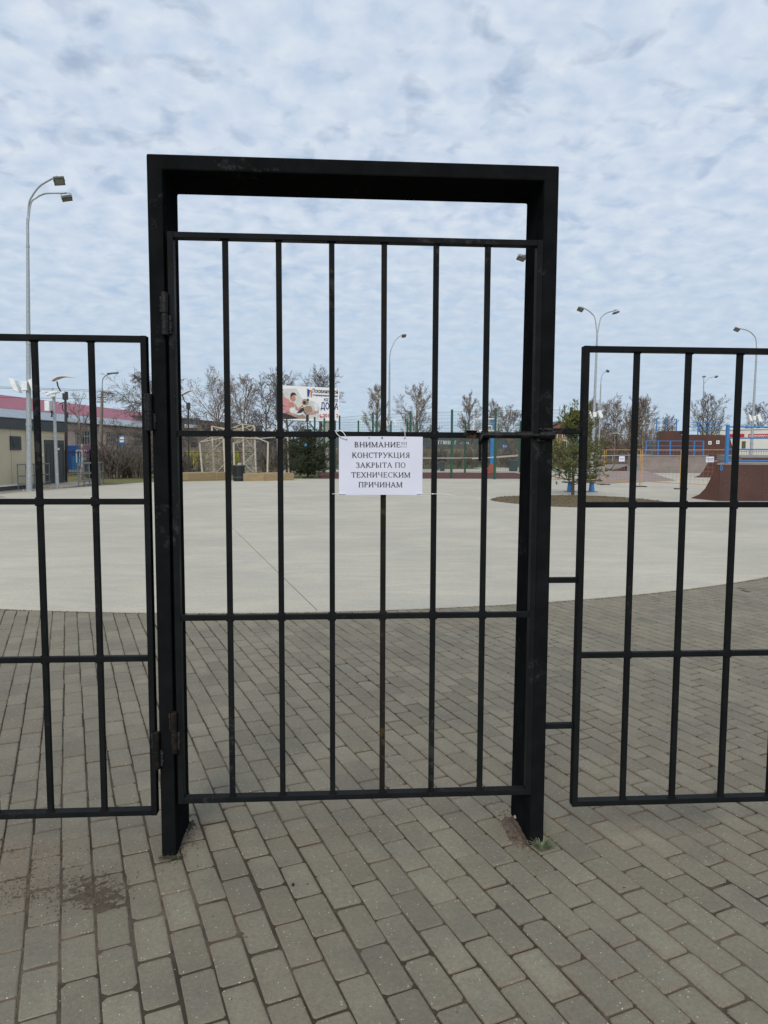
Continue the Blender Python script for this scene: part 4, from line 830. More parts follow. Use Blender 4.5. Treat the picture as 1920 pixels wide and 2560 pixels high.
mb = MB(); f.box(mb, 0, ez-.5, Lb, ez-.06, .10); f.box(mb, 0, ez-.62, Lb, ez-.56, .16); mb.build('cornice', M['brickpink'], th)
M['dsoffit'] = M['lampdark']
RB = lambda x, y: (150+x*.11453, 1060+y*.11453)
for (xa, ya, xb, yb) in ((342, 135, 640, 465), (1005, 190, 1210, 480), (1215, 190, 1400, 620), (1605, 215, 1900, 500), (2250, 240, 2500, 520)):
    ua, zt = f.hit(*RB(xa, ya)); ub, zb_ = f.hit(*RB(xb, yb)); mb = MB(); f.box(mb, ua, zb_, ub, zt, .02); wn = mb.build('window', M['glassd'], th)
    mb = MB(); n_ = 5
    for k in range(n_+1): u = ua+(ub-ua)*k/n_; f.box(mb, u-.05, zb_, u+.05, zt, .07)
    for z_ in (zt-.02, zt-(zt-zb_)*.38, zb_+.04): f.box(mb, ua, z_-.05, ub, z_+.05, .08)
    mb.build('frame', M['frame'], wn)
u = -0
for (xa, xb, h0, h1, key) in ((150, 395, 470, 1000, 'blue'), (395, 660, 480, 850, 'pinkp'), (860, 1030, 500, 880, 'pinkp'), (1430, 1900, 505, 965, 'steelblue')):
    ua, zt = f.hit(*RB(xa, h0)); ub, zb_ = f.hit(*RB(xb, h1)); mb = MB(); f.box(mb, ua, zb_, ub, zt, .12, -.05); mb.build('poster_panel', M[key], th)
ua, zt = f.hit(*RB(215, 650)); ub, zb_ = f.hit(*RB(575, 1000)); mb = MB(); f.box(mb, ua, zb_, ub, zt-.2, .16, -.13); cy_ = mb.build('poster_panel', M['cyan'], th)
mb = MB()
for (xa, ya, xb, yb) in ((300, 570, 345, 850), (375, 570, 400, 850), (320, 560, 540, 600), (480, 600, 520, 900), (330, 885, 400, 905), (610, 570, 650, 630)):
    ua, zt = f.hit(*RB(xa, ya)); ub, zb_ = f.hit(*RB(xb, yb)); f.box(mb, ua, zb_, ub, zt, .18, -.161)
mb.build('poster_lettering', M['white'], th)
ua, zt = f.hit(*RB(865, 885)); ub, zb_ = f.hit(*RB(915, 995)); mb = MB(); f.box(mb, ua, zb_, ub, zt, .12, -.05); mb.build('poster_panel', M['blue'], th)

# bus stop sign
p = gx(R1(1058, 0)[0], 60); th = thing('bus_stop_sign', p, 'blue and white bus stop sign on a thin pole among the bushes', 'bus stop sign')
mb = MB(); tp = at(*R1(1052, 935), 60); mb.tube(p, Vector((p.x, 60, tp.z)), .035, n=8); mb.build('pole', M['galv'], th)
def sp(name, a, b_, m_, yy): q0, q1 = at(*RB(*a), yy), at(*RB(*b_), yy); mb = MB(); mb.box(q0.x, yy-.015, q1.z, q1.x, yy+.015, q0.z); return mb.build(name, m_, th, bevel=.01)
sp('sign_plate', (1282, 252), (1412, 465), M['blue'], 59.93); sp('white_field', (1300, 285), (1398, 400), M['white'], 59.91); sp('bus_symbol', (1310, 335), (1388, 352), M['ink'], 59.89); sp('border', (1290, 262), (1404, 268), M['white'], 59.91)

# dark shop with lettering + vents, white house behind, yellow container
def text_mesh(name, txt, height, m_, parent, origin, right, up, width=None, thick=.02):
    cu = bpy.data.curves.new(name, 'FONT'); cu.body = txt; cu.size = 1; cu.extrude = .01; cu.offset = .018; to = bpy.data.objects.new(name, cu); COL.objects.link(to)
    bpy.context.view_layer.update(); me = bpy.data.meshes.new_from_object(to.evaluated_get(bpy.context.evaluated_depsgraph_get())); bpy.data.objects.remove(to)
    xs = [v.co.x for v in me.vertices]; ys = [v.co.y for v in me.vertices]; x0, x1, y0, y1 = min(xs), max(xs), min(ys), max(ys)
    right, up = Vector(right).normalized(), Vector(up).normalized(); nn = right.cross(up); sy = height/(y1-y0); sx_ = (width/(x1-x0)) if width else sy
    for v in me.vertices: v.co = Vector(origin)+right*(v.co.x-x0)*sx_+up*(v.co.y-y0)*sy+nn*(v.co.z)*(thick/.02)
    me.materials.clear(); me.materials.append(m_); o = bpy.data.objects.new(name, me); COL.objects.link(o); o.parent = parent; o.matrix_parent_inverse = Matrix.Translation(-parent.location); return o
RC = lambda x, y: (440+x*.15672, 1030+y*.15672)
f = Facade(455, 86, 655, 112, ext0=6, ext1=0); th = thing('shop', tuple(f.A), 'long shop with a charcoal fascia band, red lettering and pale pink lower wall', 'shop building')
_, zt = f.hit(*RC(135, 100)); _, zf = f.hit(*RC(135, 300)); mb = MB(); f.box(mb, 0, 0, f.len, zf, 0, 14); mb.build('wall', mat('pale_pink_render', (.42, .32, .27), .85), th)
mb = MB(); f.box(mb, -.1, zf, f.len+.1, zt, .1, 14.1); mb.build('fascia', M['slate'], th)
u0, z0 = f.hit(*RC(440, 255)); u9, z9 = f.hit(*RC(560, 205)); text_mesh('sign_lettering', 'СТР', z9-z0, M['red'], th, f.A+f.d*u0-f.n*.14+Vector((0, 0, z0)), f.d, (0, 0, 1), u9-u0)
for (x0, y0, x1, y1, k) in ((315, 190, 350, 270, 'navy'), (350, 215, 385, 265, 'yellow'), (320, 262, 380, 285, 'red')): mb = MB(); f.rect(mb, RC(x0, y0), RC(x1, y1), .16, -.12); mb.build('emblem', M[k], th)
mb = MB()
for x0, y0 in ((250, 50), (520, 85)): u, z = f.hit(*RC(x0, y0)); u2_, _ = f.hit(*RC(x0+95, y0)); f.box(mb, u, zt, u2_, z, -2, 4.5)
mb.build('roof_vent', M['rooflt'], th)
mb = MB(); f.rect(mb, RC(120, 195), RC(258, 262), .8, -.12); mb.build('awning', M['white'], th)
for x0, y0, x1, y1 in ((235, 420, 340, 560), (590, 430, 680, 560), (700, 430, 800, 560)): mb = MB(); f.rect(mb, RC(x0, y0), RC(x1, y1), .05); mb.build('window', M['glassd'], th)
f = Facade(595, 100, 668, 106); th = thing('white_house', tuple(f.A), 'small white rendered house behind the white trellis arches', 'house'); mb = MB(); _, z = f.hit(640, 1092); f.box(mb, 0, 0, f.len, z, 0, 6); mb.build('wall', M['whitewall'], th); slab(f, -.3, f.len+.3, .4, z, -3, z+.9).build('roof', M['brickr'], th)
f = Facade(507, 72, 603, 76); th = thing('yellow_container', tuple(f.A), 'yellow green shipping container behind the black fence', 'container'); mb = MB(); _, z = f.hit(550, 1127); f.box(mb, 0, 0, f.len, z, 0, 2.4); mb.build('body', M['yellow'], th)
mb = MB(); u = .2
while u < f.len: f.box(mb, u, .1, u+.12, z-.1, .05); u += .4
mb.build('rib', M['yellow'], th)
f = Facade(655, 76, 745, 84); th = thing('grey_shed', tuple(f.A), 'dark grey shed behind the tree trunks left of the billboard', 'shed'); mb = MB(); _, z = f.hit(700, 1098); f.box(mb, 0, 0, f.len, z, 0, 4); mb.build('wall', M['dgrey'], th); slab(f, -.3, f.len+.3, .4, z, -4.4, z+.5).build('roof', M['charcoal'], th)

# store with white lettering behind the court; gable house; supermarket
RD = lambda x, y: (1060+x*.20494, 1060+y*.20494)
f = Facade(1060, 112, 1330, 120, ext0=10, ext1=18); th = thing('store', tuple(f.A), 'long low store with dark grey upper band and beige lower wall beyond the court', 'store building')
_, zt = f.hit(1150, 1093); _, zm = f.hit(1150, 1119); mb = MB(); f.box(mb, 0, 0, f.len, zm, 0, 14); mb.build('wall', mat('beige_wall', (.42, .35, .25), .8), th); mb = MB(); f.box(mb, -.1, zm, f.len, zt, .12, 14); mb.build('fascia', mat('grey_fascia', (.10, .115, .12), .6), th)
q = random.Random(12); mb = MB()
for x0, x1, y0, y1 in ((170, 370, 248, 205), (435, 560, 245, 222)):       # white lettering too far off to read
    u0, z0 = f.hit(*RD(x0, y0)); u9, z9 = f.hit(*RD(x1, y1)); u = u0
    while u < u9:
        k = q.choice((0, 1, 2)); w_ = (z9-z0)*.16; hh = z0+(z9-z0)*(1 if k else .65)
        f.box(mb, u, z0, u+w_, hh, .15)
        if k == 1: f.box(mb, u+w_, hh-w_, u+w_*3, hh, .151)
        if k == 2: f.box(mb, u+w_*2.2, z0, u+w_*3.2, hh, .15); f.box(mb, u+w_, (z0+hh)/2, u+w_*2.2, (z0+hh)/2+w_, .151)
        u += w_*4.6
lt_ = mb.build('sign_lettering', M['white'], th)
th = thing('brick_house', gx(1405, 108), 'ochre house with a red brick gable and white windows beyond the right gate post', 'house')
a, b_ = at(1372, 1100, 108), at(1424, 1100, 108); pk = at(1403, 1056, 108).z; ev = at(1403, 1072, 108).z; z2 = at(1403, 1095, 108).z
mb = MB(); mb.box(a.x, 108, 0, b_.x, 118, z2); mb.build('wall', M['housey'], th); mb = MB(); mb.prism([(a.x, 108, z2), (b_.x, 108, z2), (b_.x, 108, ev), ((a.x+b_.x)/2, 108, pk), (a.x, 108, ev)], (0, 10, 0)); mb.build('gable', M['brickr'], th)
mb = MB(); mx_ = (a.x+b_.x)/2
for s_ in (-1, 1):
    e0 = Vector((mx_+s_*(b_.x-mx_+.35), 107.7, ev-.1)); t0 = Vector((mx_, 107.7, pk+.12)); mb.hexa([e0, t0, t0+Vector((0, 0, .12)), e0+Vector((0, 0, .12))], [q+Vector((0, 10.6, 0)) for q in (e0, t0, t0+Vector((0, 0, .12)), e0+Vector((0, 0, .12)))])
mb.build('roof', M['slate'], th)
for px, py in ((1388, 1085), (1411, 1085), (1388, 1110), (1411, 1110)):
    c = at(px, py, 107.95); mb = MB(); mb.box(c.x-.35, 107.9, c.z-.6, c.x+.35, 108.02, c.z+.6); wn = mb.build('window', M['white'], th); mb = MB(); mb.box(c.x-.25, 107.88, c.z-.5, c.x-.04, 107.91, c.z+.5); mb.box(c.x+.04, 107.88, c.z-.5, c.x+.25, 107.91, c.z+.5); mb.build('pane', M['glassd'], wn)
RE = lambda x, y: (1700+x*.13261, 1020+y*.13261)
f = Facade(1815, 84, 1920, 80, ext0=3, ext1=22); th = thing('supermarket', tuple(f.A), 'white supermarket with red lettered signs and air conditioners on its roof', 'supermarket')
_, zt = f.hit(*RE(1200, 408)); mb = MB(); f.box(mb, 0, 0, f.len, zt, 0, 18); mb.build('wall', M['whitewall'], th); mb = MB(); f.box(mb, -.1, zt, f.len, zt+.12, .12, 18.1); mb.build('parapet', M['white'], th)
for x0, x1 in ((915, 1215), (1295, 1900)): mb = MB(); f.rect(mb, RE(x0, 490), RE(x1, 560), .1); mb.build('sign_board', M['red'], th, bevel=.1)
for s_, x0, x1 in (('МИНИМАРКЕТ', 1318, 1860),):
    u0, z0 = f.hit(*RE(x0, 547)); u9, z9 = f.hit(*RE(x1, 500)); text_mesh('sign_lettering', s_, z9-z0, M['white'], th, f.A+f.d*u0-f.n*.13+Vector((0, 0, z0)), f.d, (0, 0, 1), u9-u0)
mb = MB(); f.rect(mb, RE(1170, 625), RE(1235, 760), .04); mb.build('door', mat('olive_door', (.14, .13, .06), .5), th)
mb = MB(); f.rect(mb, RE(1505, 330), RE(1760, 412), -1, 2.5); ac = mb.build('air_conditioner', M['white'], th); mb = MB()
for x in (1555, 1690): u, z = f.hit(*RE(x, 388)); c = f.A+f.d*u+f.n*.98; mb.tube(c+Vector((0, 0, z)), c+Vector((0, 0, z))-f.n*.03, .28, n=16)
mb.build('fan', M['charcoal'], ac)
mb = MB(); f.rect(mb, RE(1195, 375), RE(1220, 412), -1, 1.5); mb.build('roof_vent', M['dgrey'], th)

# billboard
BY = 74.0; RF = lambda x, y: (700+x*.09644, 950+y*.09644)
L0, R_ = RF(-60, 215), RF(1530, 132)
pL, pR = at(L0[0], 1130, BY), at(R_[0], 1130, BY+3.0); dd = (Vector((pR.x, pR.y, 0))-Vector((pL.x, pL.y, 0))); bw = dd.length; bd = dd.normalized(); bn = Vector((-bd.y, bd.x, 0)); bn = bn if bn.y > 0 else -bn
A = Vector((pL.x, pL.y, 0))
def bhit(px, py): r = ray(px, py); k = (A-O).dot(bn)/r.dot(bn); p = O+r*k; return (p-A).dot(bd), p.z
zt, zb = bhit(*RF(800, 170))[1], bhit(*RF(800, 1065))[1]
th = thing('billboard', tuple(A+bd*bw*.7), 'large white billboard showing a man, a baby and a dog above the bare trees', 'billboard')
def bb(name, x0, y0, x1, y1, m_, out=.01, parent=None):
    u0, z1_ = bhit(*RF(x0, y0)); u1_, z0_ = bhit(*RF(x1, y1)); mb = MB(); a = A+bd*u0-bn*out; b = A+bd*u1_-bn*out; mb.hexa([a+Vector((0, 0, z0_)), b+Vector((0, 0, z0_)), b+bn*.008+Vector((0, 0, z0_)), a+bn*.008+Vector((0, 0, z0_))], [a+Vector((0, 0, z1_)), b+Vector((0, 0, z1_)), b+bn*.008+Vector((0, 0, z1_)), a+bn*.008+Vector((0, 0, z1_))]); return mb.build(name, m_, parent or th)
mb = MB(); a = A; b = A+bd*bw; mb.hexa([q+Vector((0, 0, zb)) for q in (a, b, b+bn*.5, a+bn*.5)], [q+Vector((0, 0, zt)) for q in (a, b, b+bn*.5, a+bn*.5)]); mb.build('panel', M['dgrey'], th)
mb = MB(); mb.hexa([q+Vector((0, 0, zb+.02)) for q in (a-bn*.03, b-bn*.03, b-bn*.002, a-bn*.002)], [q+Vector((0, 0, zt-.02)) for q in (a-bn*.03, b-bn*.03, b-bn*.002, a-bn*.002)]); poster = mb.build('poster', mat('white_poster', (.93, .93, .93), .4, (.91, .91, .91)), th)
bp_ = [0]
def bpoly(name, pts, key):
    bp_[0] += 1; out = .035+bp_[0]*.004; P = [];
    for x, y in pts: u, z = bhit(*RF(x, y)); P.append(A+bd*u-bn*out+Vector((0, 0, z)))
    mb = MB(); mb.prism(P, bn*.003); mb.build(name, M[key], poster)
def ell(cx, cy, rx, ry, n=14, rot=0): return [(cx+rx*cos(2*pi*k/n)*cos(rot)-ry*sin(2*pi*k/n)*sin(rot), cy+rx*cos(2*pi*k/n)*sin(rot)+ry*sin(2*pi*k/n)*cos(rot)) for k in range(n)]
bpoly('printed_background', [(-50, 235), (420, 215), (560, 470), (900, 560), (1010, 700), (1000, 1000), (-50, 1005)], 'greyp')
bpoly('printed_trousers', [(-50, 830), (130, 860), (300, 920), (500, 1000), (300, 1010), (-50, 1012)], 'trouser')
bpoly('printed_blanket', [(300, 900), (560, 880), (640, 930), (680, 1000), (500, 1005)], 'fawn')
bpoly('printed_shirt', [(-50, 420), (120, 445), (240, 520), (260, 620), (250, 800), (280, 880), (120, 850), (-50, 820)], 'shirt')
bpoly('printed_arm', [(180, 800), (280, 850), (330, 890), (480, 900), (470, 940), (320, 935), (220, 880)], 'skin')
bpoly('printed_head', ell(325, 465, 72, 92, rot=-.25), 'skin'); bpoly('printed_hair', [(265, 430), (270, 360), (320, 322), (385, 335), (425, 400), (350, 385), (300, 420), (280, 460)], 'hair')
bpoly('printed_baby', ell(290, 650, 78, 85), 'skin'); bpoly('printed_baby_suit', ell(320, 785, 85, 75, rot=.5), 'white'); bpoly('printed_baby_leg', [(380, 800), (480, 860), (600, 830), (590, 880), (500, 920), (380, 880)], 'white')
bpoly('printed_arm', [(370, 600), (460, 740), (590, 640), (600, 680), (470, 790), (400, 760)], 'skin')
bpoly('printed_dog_head', ell(650, 570, 85, 80), 'fawn'); bpoly('printed_dog_muzzle', ell(625, 590, 40, 45), 'hair'); bpoly('printed_dog_ear', [(700, 480), (745, 490), (720, 560), (690, 540)], 'hair')
bpoly('printed_dog_body', ell(720, 770, 110, 110, rot=.4), 'fawn'); bpoly('printed_dog_leg', [(480, 800), (560, 720), (620, 760), (540, 850), (420, 860)], 'hair'); bpoly('printed_arm', [(700, 850), (850, 820), (900, 780), (1000, 820), (860, 880), (700, 885)], 'shirt')
bpoly('printed_person', ell(930, 700, 70, 110), 'white')
bpoly('emblem', [(695, 222), (762, 262), (755, 330), (738, 420), (700, 445)], 'navy'); bpoly('emblem', [(762, 262), (800, 250), (822, 300), (810, 440), (780, 430), (785, 320)], 'orangep')
def btext(s, x0, x1, yt, yb, key, sk=0.0):
    bp_[0] += 1; u0, z0 = bhit(*RF(x0, yb)); u1_, z1_ = bhit(*RF(x1, yt)); text_mesh('printed_lettering', s, z1_-z0, M[key], poster, A+bd*u0-bn*.06+Vector((0, 0, z0)), bd+Vector((0, 0, sk)), (0, 0, 1), u1_-u0, .005)
btext('Псковжилстрой', 840, 1495, 250, 355, 'trouser', .0); btext('специализированный застройщик', 845, 1495, 385, 425, 'dgrey'); btext('КОГДА ВСЕ', 1135, 1495, 485, 565, 'navy')
btext('ДОМА', 1050, 1505, 590, 790, 'navy'); btext('201-', 1105, 1320, 880, 965, 'red'); btext('2', 1455, 1500, 880, 965, 'red'); bpoly('phone_symbol', ell(1050, 925, 42, 45), 'red'); bpoly('phone_symbol', ell(1062, 915, 28, 32), 'white')
c_ = A+bd*bw*.82+bn*.35; mb = MB(); mb.tube(Vector((c_.x, c_.y, -.05)), Vector((c_.x, c_.y, zb)), .28, n=14); mb.build('column', mat('pale_column', (.45, .42, .36), .8), th)

# ================================================================== TREES
def tree_mesh(h, spread, seed, style='round', trunk=.16, L1=15, dens=1.0, tw=.011):
    q = random.Random(seed); mb = MB()
    low, cz, rz, ph0, ph1, gr = {'round': (.20, .60, .42, 30, 68, .06), 'up': (.16, .52, .50, 28, 50, .14), 'brush': (.06, .52, .50, 14, 34, .16), 'droop': (.16, .58, .43, 40, 82, -.02), 'birch': (.30, .58, .44, 25, 42, .12)}[style]
    def branch(p, d, ln, r, lev):
        segs = {1: 5, 2: 3, 3: 2, 4: 2}[lev]; pts = [p.copy()]; rr = [r]; dd_ = d.copy()
        for i in range(segs):
            j = .15 if lev < 3 else .24; dd_ = (dd_+Vector((q.gauss(0, j), q.gauss(0, j), q.gauss(0, j*.7)+gr))).normalized()
            if style == 'droop': dd_.z -= .05*lev*(i+1)/segs*1.6; dd_.normalize()
            pts.append(pts[-1]+dd_*ln/segs); rr.append(max(tw*(.9 if lev < 4 else .6), r*(1-.75*(i+1)/segs)))
        mb.path(pts, rr, n=(6 if lev == 1 else 4 if lev == 2 else 3))
        if lev >= 4: return
        nch = max(2, int({1: 10, 2: 7, 3: 5}[lev]*dens+q.random()))
        for k in range(nch):
            f_ = .18+.80*(k+q.random())/nch; fi = f_*segs; i = min(segs-1, int(fi)); c = pts[i].lerp(pts[i+1], fi-i); ax = (pts[i+1]-pts[i]).normalized()
            u = ax.orthogonal().normalized(); a = q.uniform(0, 2*pi); u = (u*cos(a)+ax.cross(u)*sin(a)); sp_ = rad(q.uniform(24, 58)); nd_ = (ax*cos(sp_)+u*sin(sp_)).normalized()
            branch(c, nd_, ln*q.uniform(.32, .58)*(1.2-.55*f_), max(tw, r*(1-.7*f_)*.52), lev+1)
    pts = [Vector((0, 0, -.1))]; rr = [trunk*1.25]; d = Vector((q.gauss(0, .05), q.gauss(0, .05), 1)); th_ = h*(.90 if style != 'round' else .78); n = 9
    for i in range(n): d = (d+Vector((q.gauss(0, .07), q.gauss(0, .07), .2))).normalized(); pts.append(pts[-1]+d*th_/n); rr.append(trunk*(1-.92*(i+1)/n)+tw)
    mb.path(pts, rr, n=8)
    nm = len(mb.f)
    for k in range(int(L1)):
        t_ = (k+q.random()*.8)/L1; f_ = low+(1-low)*t_; fi = f_*n*.97; i = min(n-1, int(fi)); c = pts[i].lerp(pts[i+1], fi-i); a = k*2.4+q.uniform(-.5, .5)
        ph = rad(ph1+(ph0-ph1)*t_+q.uniform(-9, 9)); sx_, cz_ = sin(ph), cos(ph); zc_ = (c.z-cz*h)/(rz*h)        # length to the crown's envelope
        A_ = (sx_/spread)**2+(cz_/(rz*h))**2; B_ = zc_*cz_/(rz*h); C_ = min(0, zc_*zc_-1); ln = (-B_+sqrt(max(0, B_*B_-A_*C_)))/A_
        ln = max(ln, spread*.35)*q.uniform(.72, 1.02)
        branch(c, Vector((cos(a)*sx_, sin(a)*sx_, cz_)), ln, trunk*.40*(1.05-.7*t_)+tw, 1)
    return mb, nm
def bare_tree(label, px, Y, toppy, crown_px, seed, style='round', name='bare_tree', m_='bark', group='bare trees round the skate park', **k):
    p = gx(px, Y); h = at(px, toppy, Y).z; spread = crown_px/2*Y/FOC*1.12; h *= 1.01
    mb, nm = tree_mesh(h, spread, seed, style, trunk=max(.06, h*.018), tw=.0055*Y/50+.0015, **k)
    A_, B_ = MB(), MB(); th = thing(name, p, label, 'tree', group)
    # split trunk / crown by face index
    tv = set(); 
    for f_ in mb.f[:nm]: tv.update(f_)
    nv = max(tv)+1; A_.v = [tuple(Vector(v)+p) for v in mb.v[:nv]]; A_.f = mb.f[:nm]; A_.mi = [0]*nm
    B_.v = [tuple(Vector(v)+p) for v in mb.v[nv:]]; B_.f = [tuple(i-nv for i in f_) for f_ in mb.f[nm:]]; B_.mi = [0]*len(B_.f)
    A_.build('trunk', M[m_], th, smooth=True); B_.build('crown', M['bark' if m_ != 'barkl' else 'barkl'], th)
    return th
TR = [('broad bare tree with arching drooping twigs behind the left gate post', 386, 52, 925, 250, 1, 'droop', 'bark'),
 ('slender young birch in front of the blue and magenta posters', 200, 41, 978, 70, 2, 'birch', 'birch'),
 ('bare tree with a spreading crown above the dark shop fascia', 540, 62, 938, 175, 3, 'round', 'barkl'),
 ('tall narrow bare tree between the second and third gate bars', 604, 60, 934, 95, 4, 'up', 'barkl'),
 ('bare tree with dense dark twigs just left of the billboard', 662, 58, 950, 120, 5, 'round', 'bark'),
 ('tall bare tree showing its top behind the left half of the billboard', 722, 86, 908, 120, 6, 'round', 'bark'),
 ('bare tree showing its top behind the right half of the billboard', 800, 88, 916, 130, 7, 'round', 'bark'),
 ('small pointed bare tree right of the billboard', 936, 84, 958, 75, 8, 'up', 'barkl'),
 ('large pointed bare tree above the right edge of the notice', 1034, 84, 964, 105, 9, 'up', 'barkl'),
 ('narrow bare tree behind the basketball backboard', 1176, 90, 987, 70, 10, 'up', 'barkl'),
 ('bare tree just right of the basketball backboard', 1232, 92, 1000, 60, 11, 'up', 'barkl'),
 ('brown bare tree half hidden by the right gate post', 1274, 90, 1006, 75, 12, 'round', 'barkl'),
 ('bare tree left of the two arm mast, behind the pine', 1480, 100, 1006, 80, 13, 'brush', 'barkl'),
 ('tallest bare tree of the thicket above the orange barriers', 1538, 96, 992, 85, 14, 'round', 'barkl'),
 ('bare tree of the thicket right of the tallest one', 1578, 94, 995, 75, 15, 'brush', 'barkl'),
 ('bare tree at the right end of the thicket beside the brown ramp', 1614, 92, 1002, 65, 16, 'round', 'barkl'),
 ('low bare tree behind the blue railing of the big brown ramp', 1666, 100, 1036, 60, 17, 'round', 'barkl'),
 ('bare tree rising alone above the big brown ramp', 1776, 78, 990, 105, 18, 'up', 'bark'),
 ('bare tree at the right edge above the supermarket', 1912, 112, 998, 95, 19, 'round', 'bark')]
for (lb, px, Y, ty, cw, sd_, st_, mk) in TR:
    bare_tree(lb, px, Y, ty, cw, sd_, st_, m_=mk, L1={'brush': 20, 'birch': 10}.get(st_, 15), dens={'birch': .6, 'droop': 1.25}.get(st_, 1.0))
# shrubs: three meshes, copied
def shrub_mesh(seed, h, r, n=26):
    q = random.Random(seed); mb = MB()
    for k in range(n):
        a = q.uniform(0, 2*pi); d = Vector((cos(a)*.5*q.random(), sin(a)*.5*q.random(), 1)).normalized(); p = Vector((cos(a)*r*.25, sin(a)*r*.25, -.03)); P = [p]; L_ = h*q.uniform(.6, 1.0)
        for i in range(4): d = (d+Vector((q.gauss(0, .16), q.gauss(0, .16), .03))).normalized(); P.append(P[-1]+d*L_/4)
        mb.path(P, [.016, .013, .010, .008, .005], n=3)
        for j in range(9):
            i = q.randint(1, 3); c = P[i].lerp(P[i+1], q.random()); e = (d+Vector((q.gauss(0, .7), q.gauss(0, .7), q.gauss(.2, .4)))).normalized()*L_*q.uniform(.15, .38); mb.path([c, c+e*.5+Vector((0, 0, .02)), c+e], [.008, .007, .004], n=3)
    return mb
protos = []
for i in range(3):
    o = shrub_mesh(50+i, 1.0, .6, 30).build('shrub', M['bark' if i != 1 else 'barkl']); protos.append(o)
SH = [(225, 43.5, 1.5), (256, 43, 1.9), (282, 42.6, 2.2), (300, 43.4, 1.9), (330, 44, 1.6), (348, 43, 1.7), (360, 44.6, 2.0), (432, 47, 1.5), (452, 47.5, 1.6), (482, 47, 1.5), (520, 51, 1.9), (556, 50, 1.4), (574, 52, 1.6), (690, 52, 1.8), (712, 53, 2.4), (668, 52, 2.0),
      (1070, 73, 2.0), (1102, 74, 2.2), (1138, 73, 1.8), (1160, 75, 2.3), (1186, 74, 2.0), (1216, 73, 2.4), (1250, 75, 2.1), (1272, 74, 2.5), (1050, 76, 2.2), (1400, 76, 2.2), (880, 72, 2.4), (912, 74, 2.0)]
places = ['left of the concrete street lamp', 'at the foot of the concrete street lamp', 'under the bus stop sign, dark and dense', 'just right of the dense dark one under the bus stop sign', 'below the steel blue poster', 'against the left panel stile', 'beside the left gate post',
          'behind the first park lamp inside the gate', 'between the first park lamp and the trellis arch', 'inside the left end of the trellis arch', 'in the first trellis bay', 'in the second trellis bay', 'left of the black bin', 'right of the last trellis post', 'left of the low spruce', 'between two trellis posts near the spruce',
          'beyond the court right of the notice', 'beyond the court left of the fifth gate bar', 'beyond the court, low and pale, near the small bins', 'beyond the court between the bins and the thin fence post', 'beyond the court left of the blue hoop pole', 'beyond the court behind the blue hoop pole', 'under the blue road sign', 'behind the big dark bin', 'behind the right edge of the notice', 'behind the pine at its left', 'behind the notice at its left', 'behind the middle of the notice']
used = set()
for i, ((px, Y, h), pl) in enumerate(zip(SH, places)):
    src = protos[i % 3]
    if i % 3 in used: o = src.copy(); COL.objects.link(o)
    else: o = src; used.add(i % 3)
    o.location = gx(px, Y); o.scale = (h*.95, h*.95, h); o.rotation_euler = (0, 0, i*1.3)
    tag(o, 'bare leafless shrub '+pl, 'shrub', 'bare shrubs along the fences')
# far undergrowth reading as one mass
mb = MB(); q = random.Random(5)
def scrub(pa, pb, Ya, Yb, h0, h1, n):
    for k in range(n):
        px = q.uniform(pa, pb); Y = q.uniform(Ya, Yb); b = gx(px, Y); h = q.uniform(h0, h1); P = [b]; d = Vector((q.gauss(0, .15), q.gauss(0, .15), 1)).normalized()
        for i in range(3): d = (d+Vector((q.gauss(0, .14), q.gauss(0, .14), 0))).normalized(); P.append(P[-1]+d*h/3)
        mb.path(P, [.035, .028, .02, .012], n=3)
        for j in range(4):
            i = q.randint(0, 2); c = P[i].lerp(P[i+1], q.random()); e = (d+Vector((q.gauss(0, .5), q.gauss(0, .5), .3))).normalized()*h*q.uniform(.15, .4); mb.path([c, c+e], [.018, .008], n=3)
scrub(1455, 1655, 98, 120, 2.5, 6.2, 900); scrub(760, 1400, 84, 108, 1.0, 2.5, 1700); scrub(640, 760, 88, 96, 1.5, 4.0, 120); scrub(1650, 1960, 102, 118, 1.0, 3.6, 260); scrub(400, 640, 78, 84, .5, 1.6, 120)
setting(mb.build('undergrowth', M['barkl']), 'stuff')
# grass and scrub bank far off closes the horizon
setting(sheet('hills', [(-400, 240), (500, 240), (500, 300), (-400, 300)], 2.2, ground_mat('far_wood', [(.3, (.10, .095, .085)), (.7, (.15, .14, .12))], .2)), 'structure')
# far low buildings/wood line as one mass
mb = MB()
for k in range(900):
    x = q.uniform(-170, 210); Y = q.uniform(170, 230); h = q.uniform(3, 6.5)*(1 if q.random() < .8 else 1.3); P = [Vector((x, Y, 0)), Vector((x+q.gauss(0, .3), Y, h*.6)), Vector((x+q.gauss(0, .6), Y, h))]; mb.path(P, [.16, .1, .03], n=3)
    for j in range(5): c = P[1].lerp(P[2], q.random()*.9-.3); mb.path([c, c+Vector((q.gauss(0, .9), q.gauss(0, .6), q.uniform(.4, 1.4)))], [.06, .02], n=3)
setting(mb.build('distant_wood', M['bark']), 'stuff')

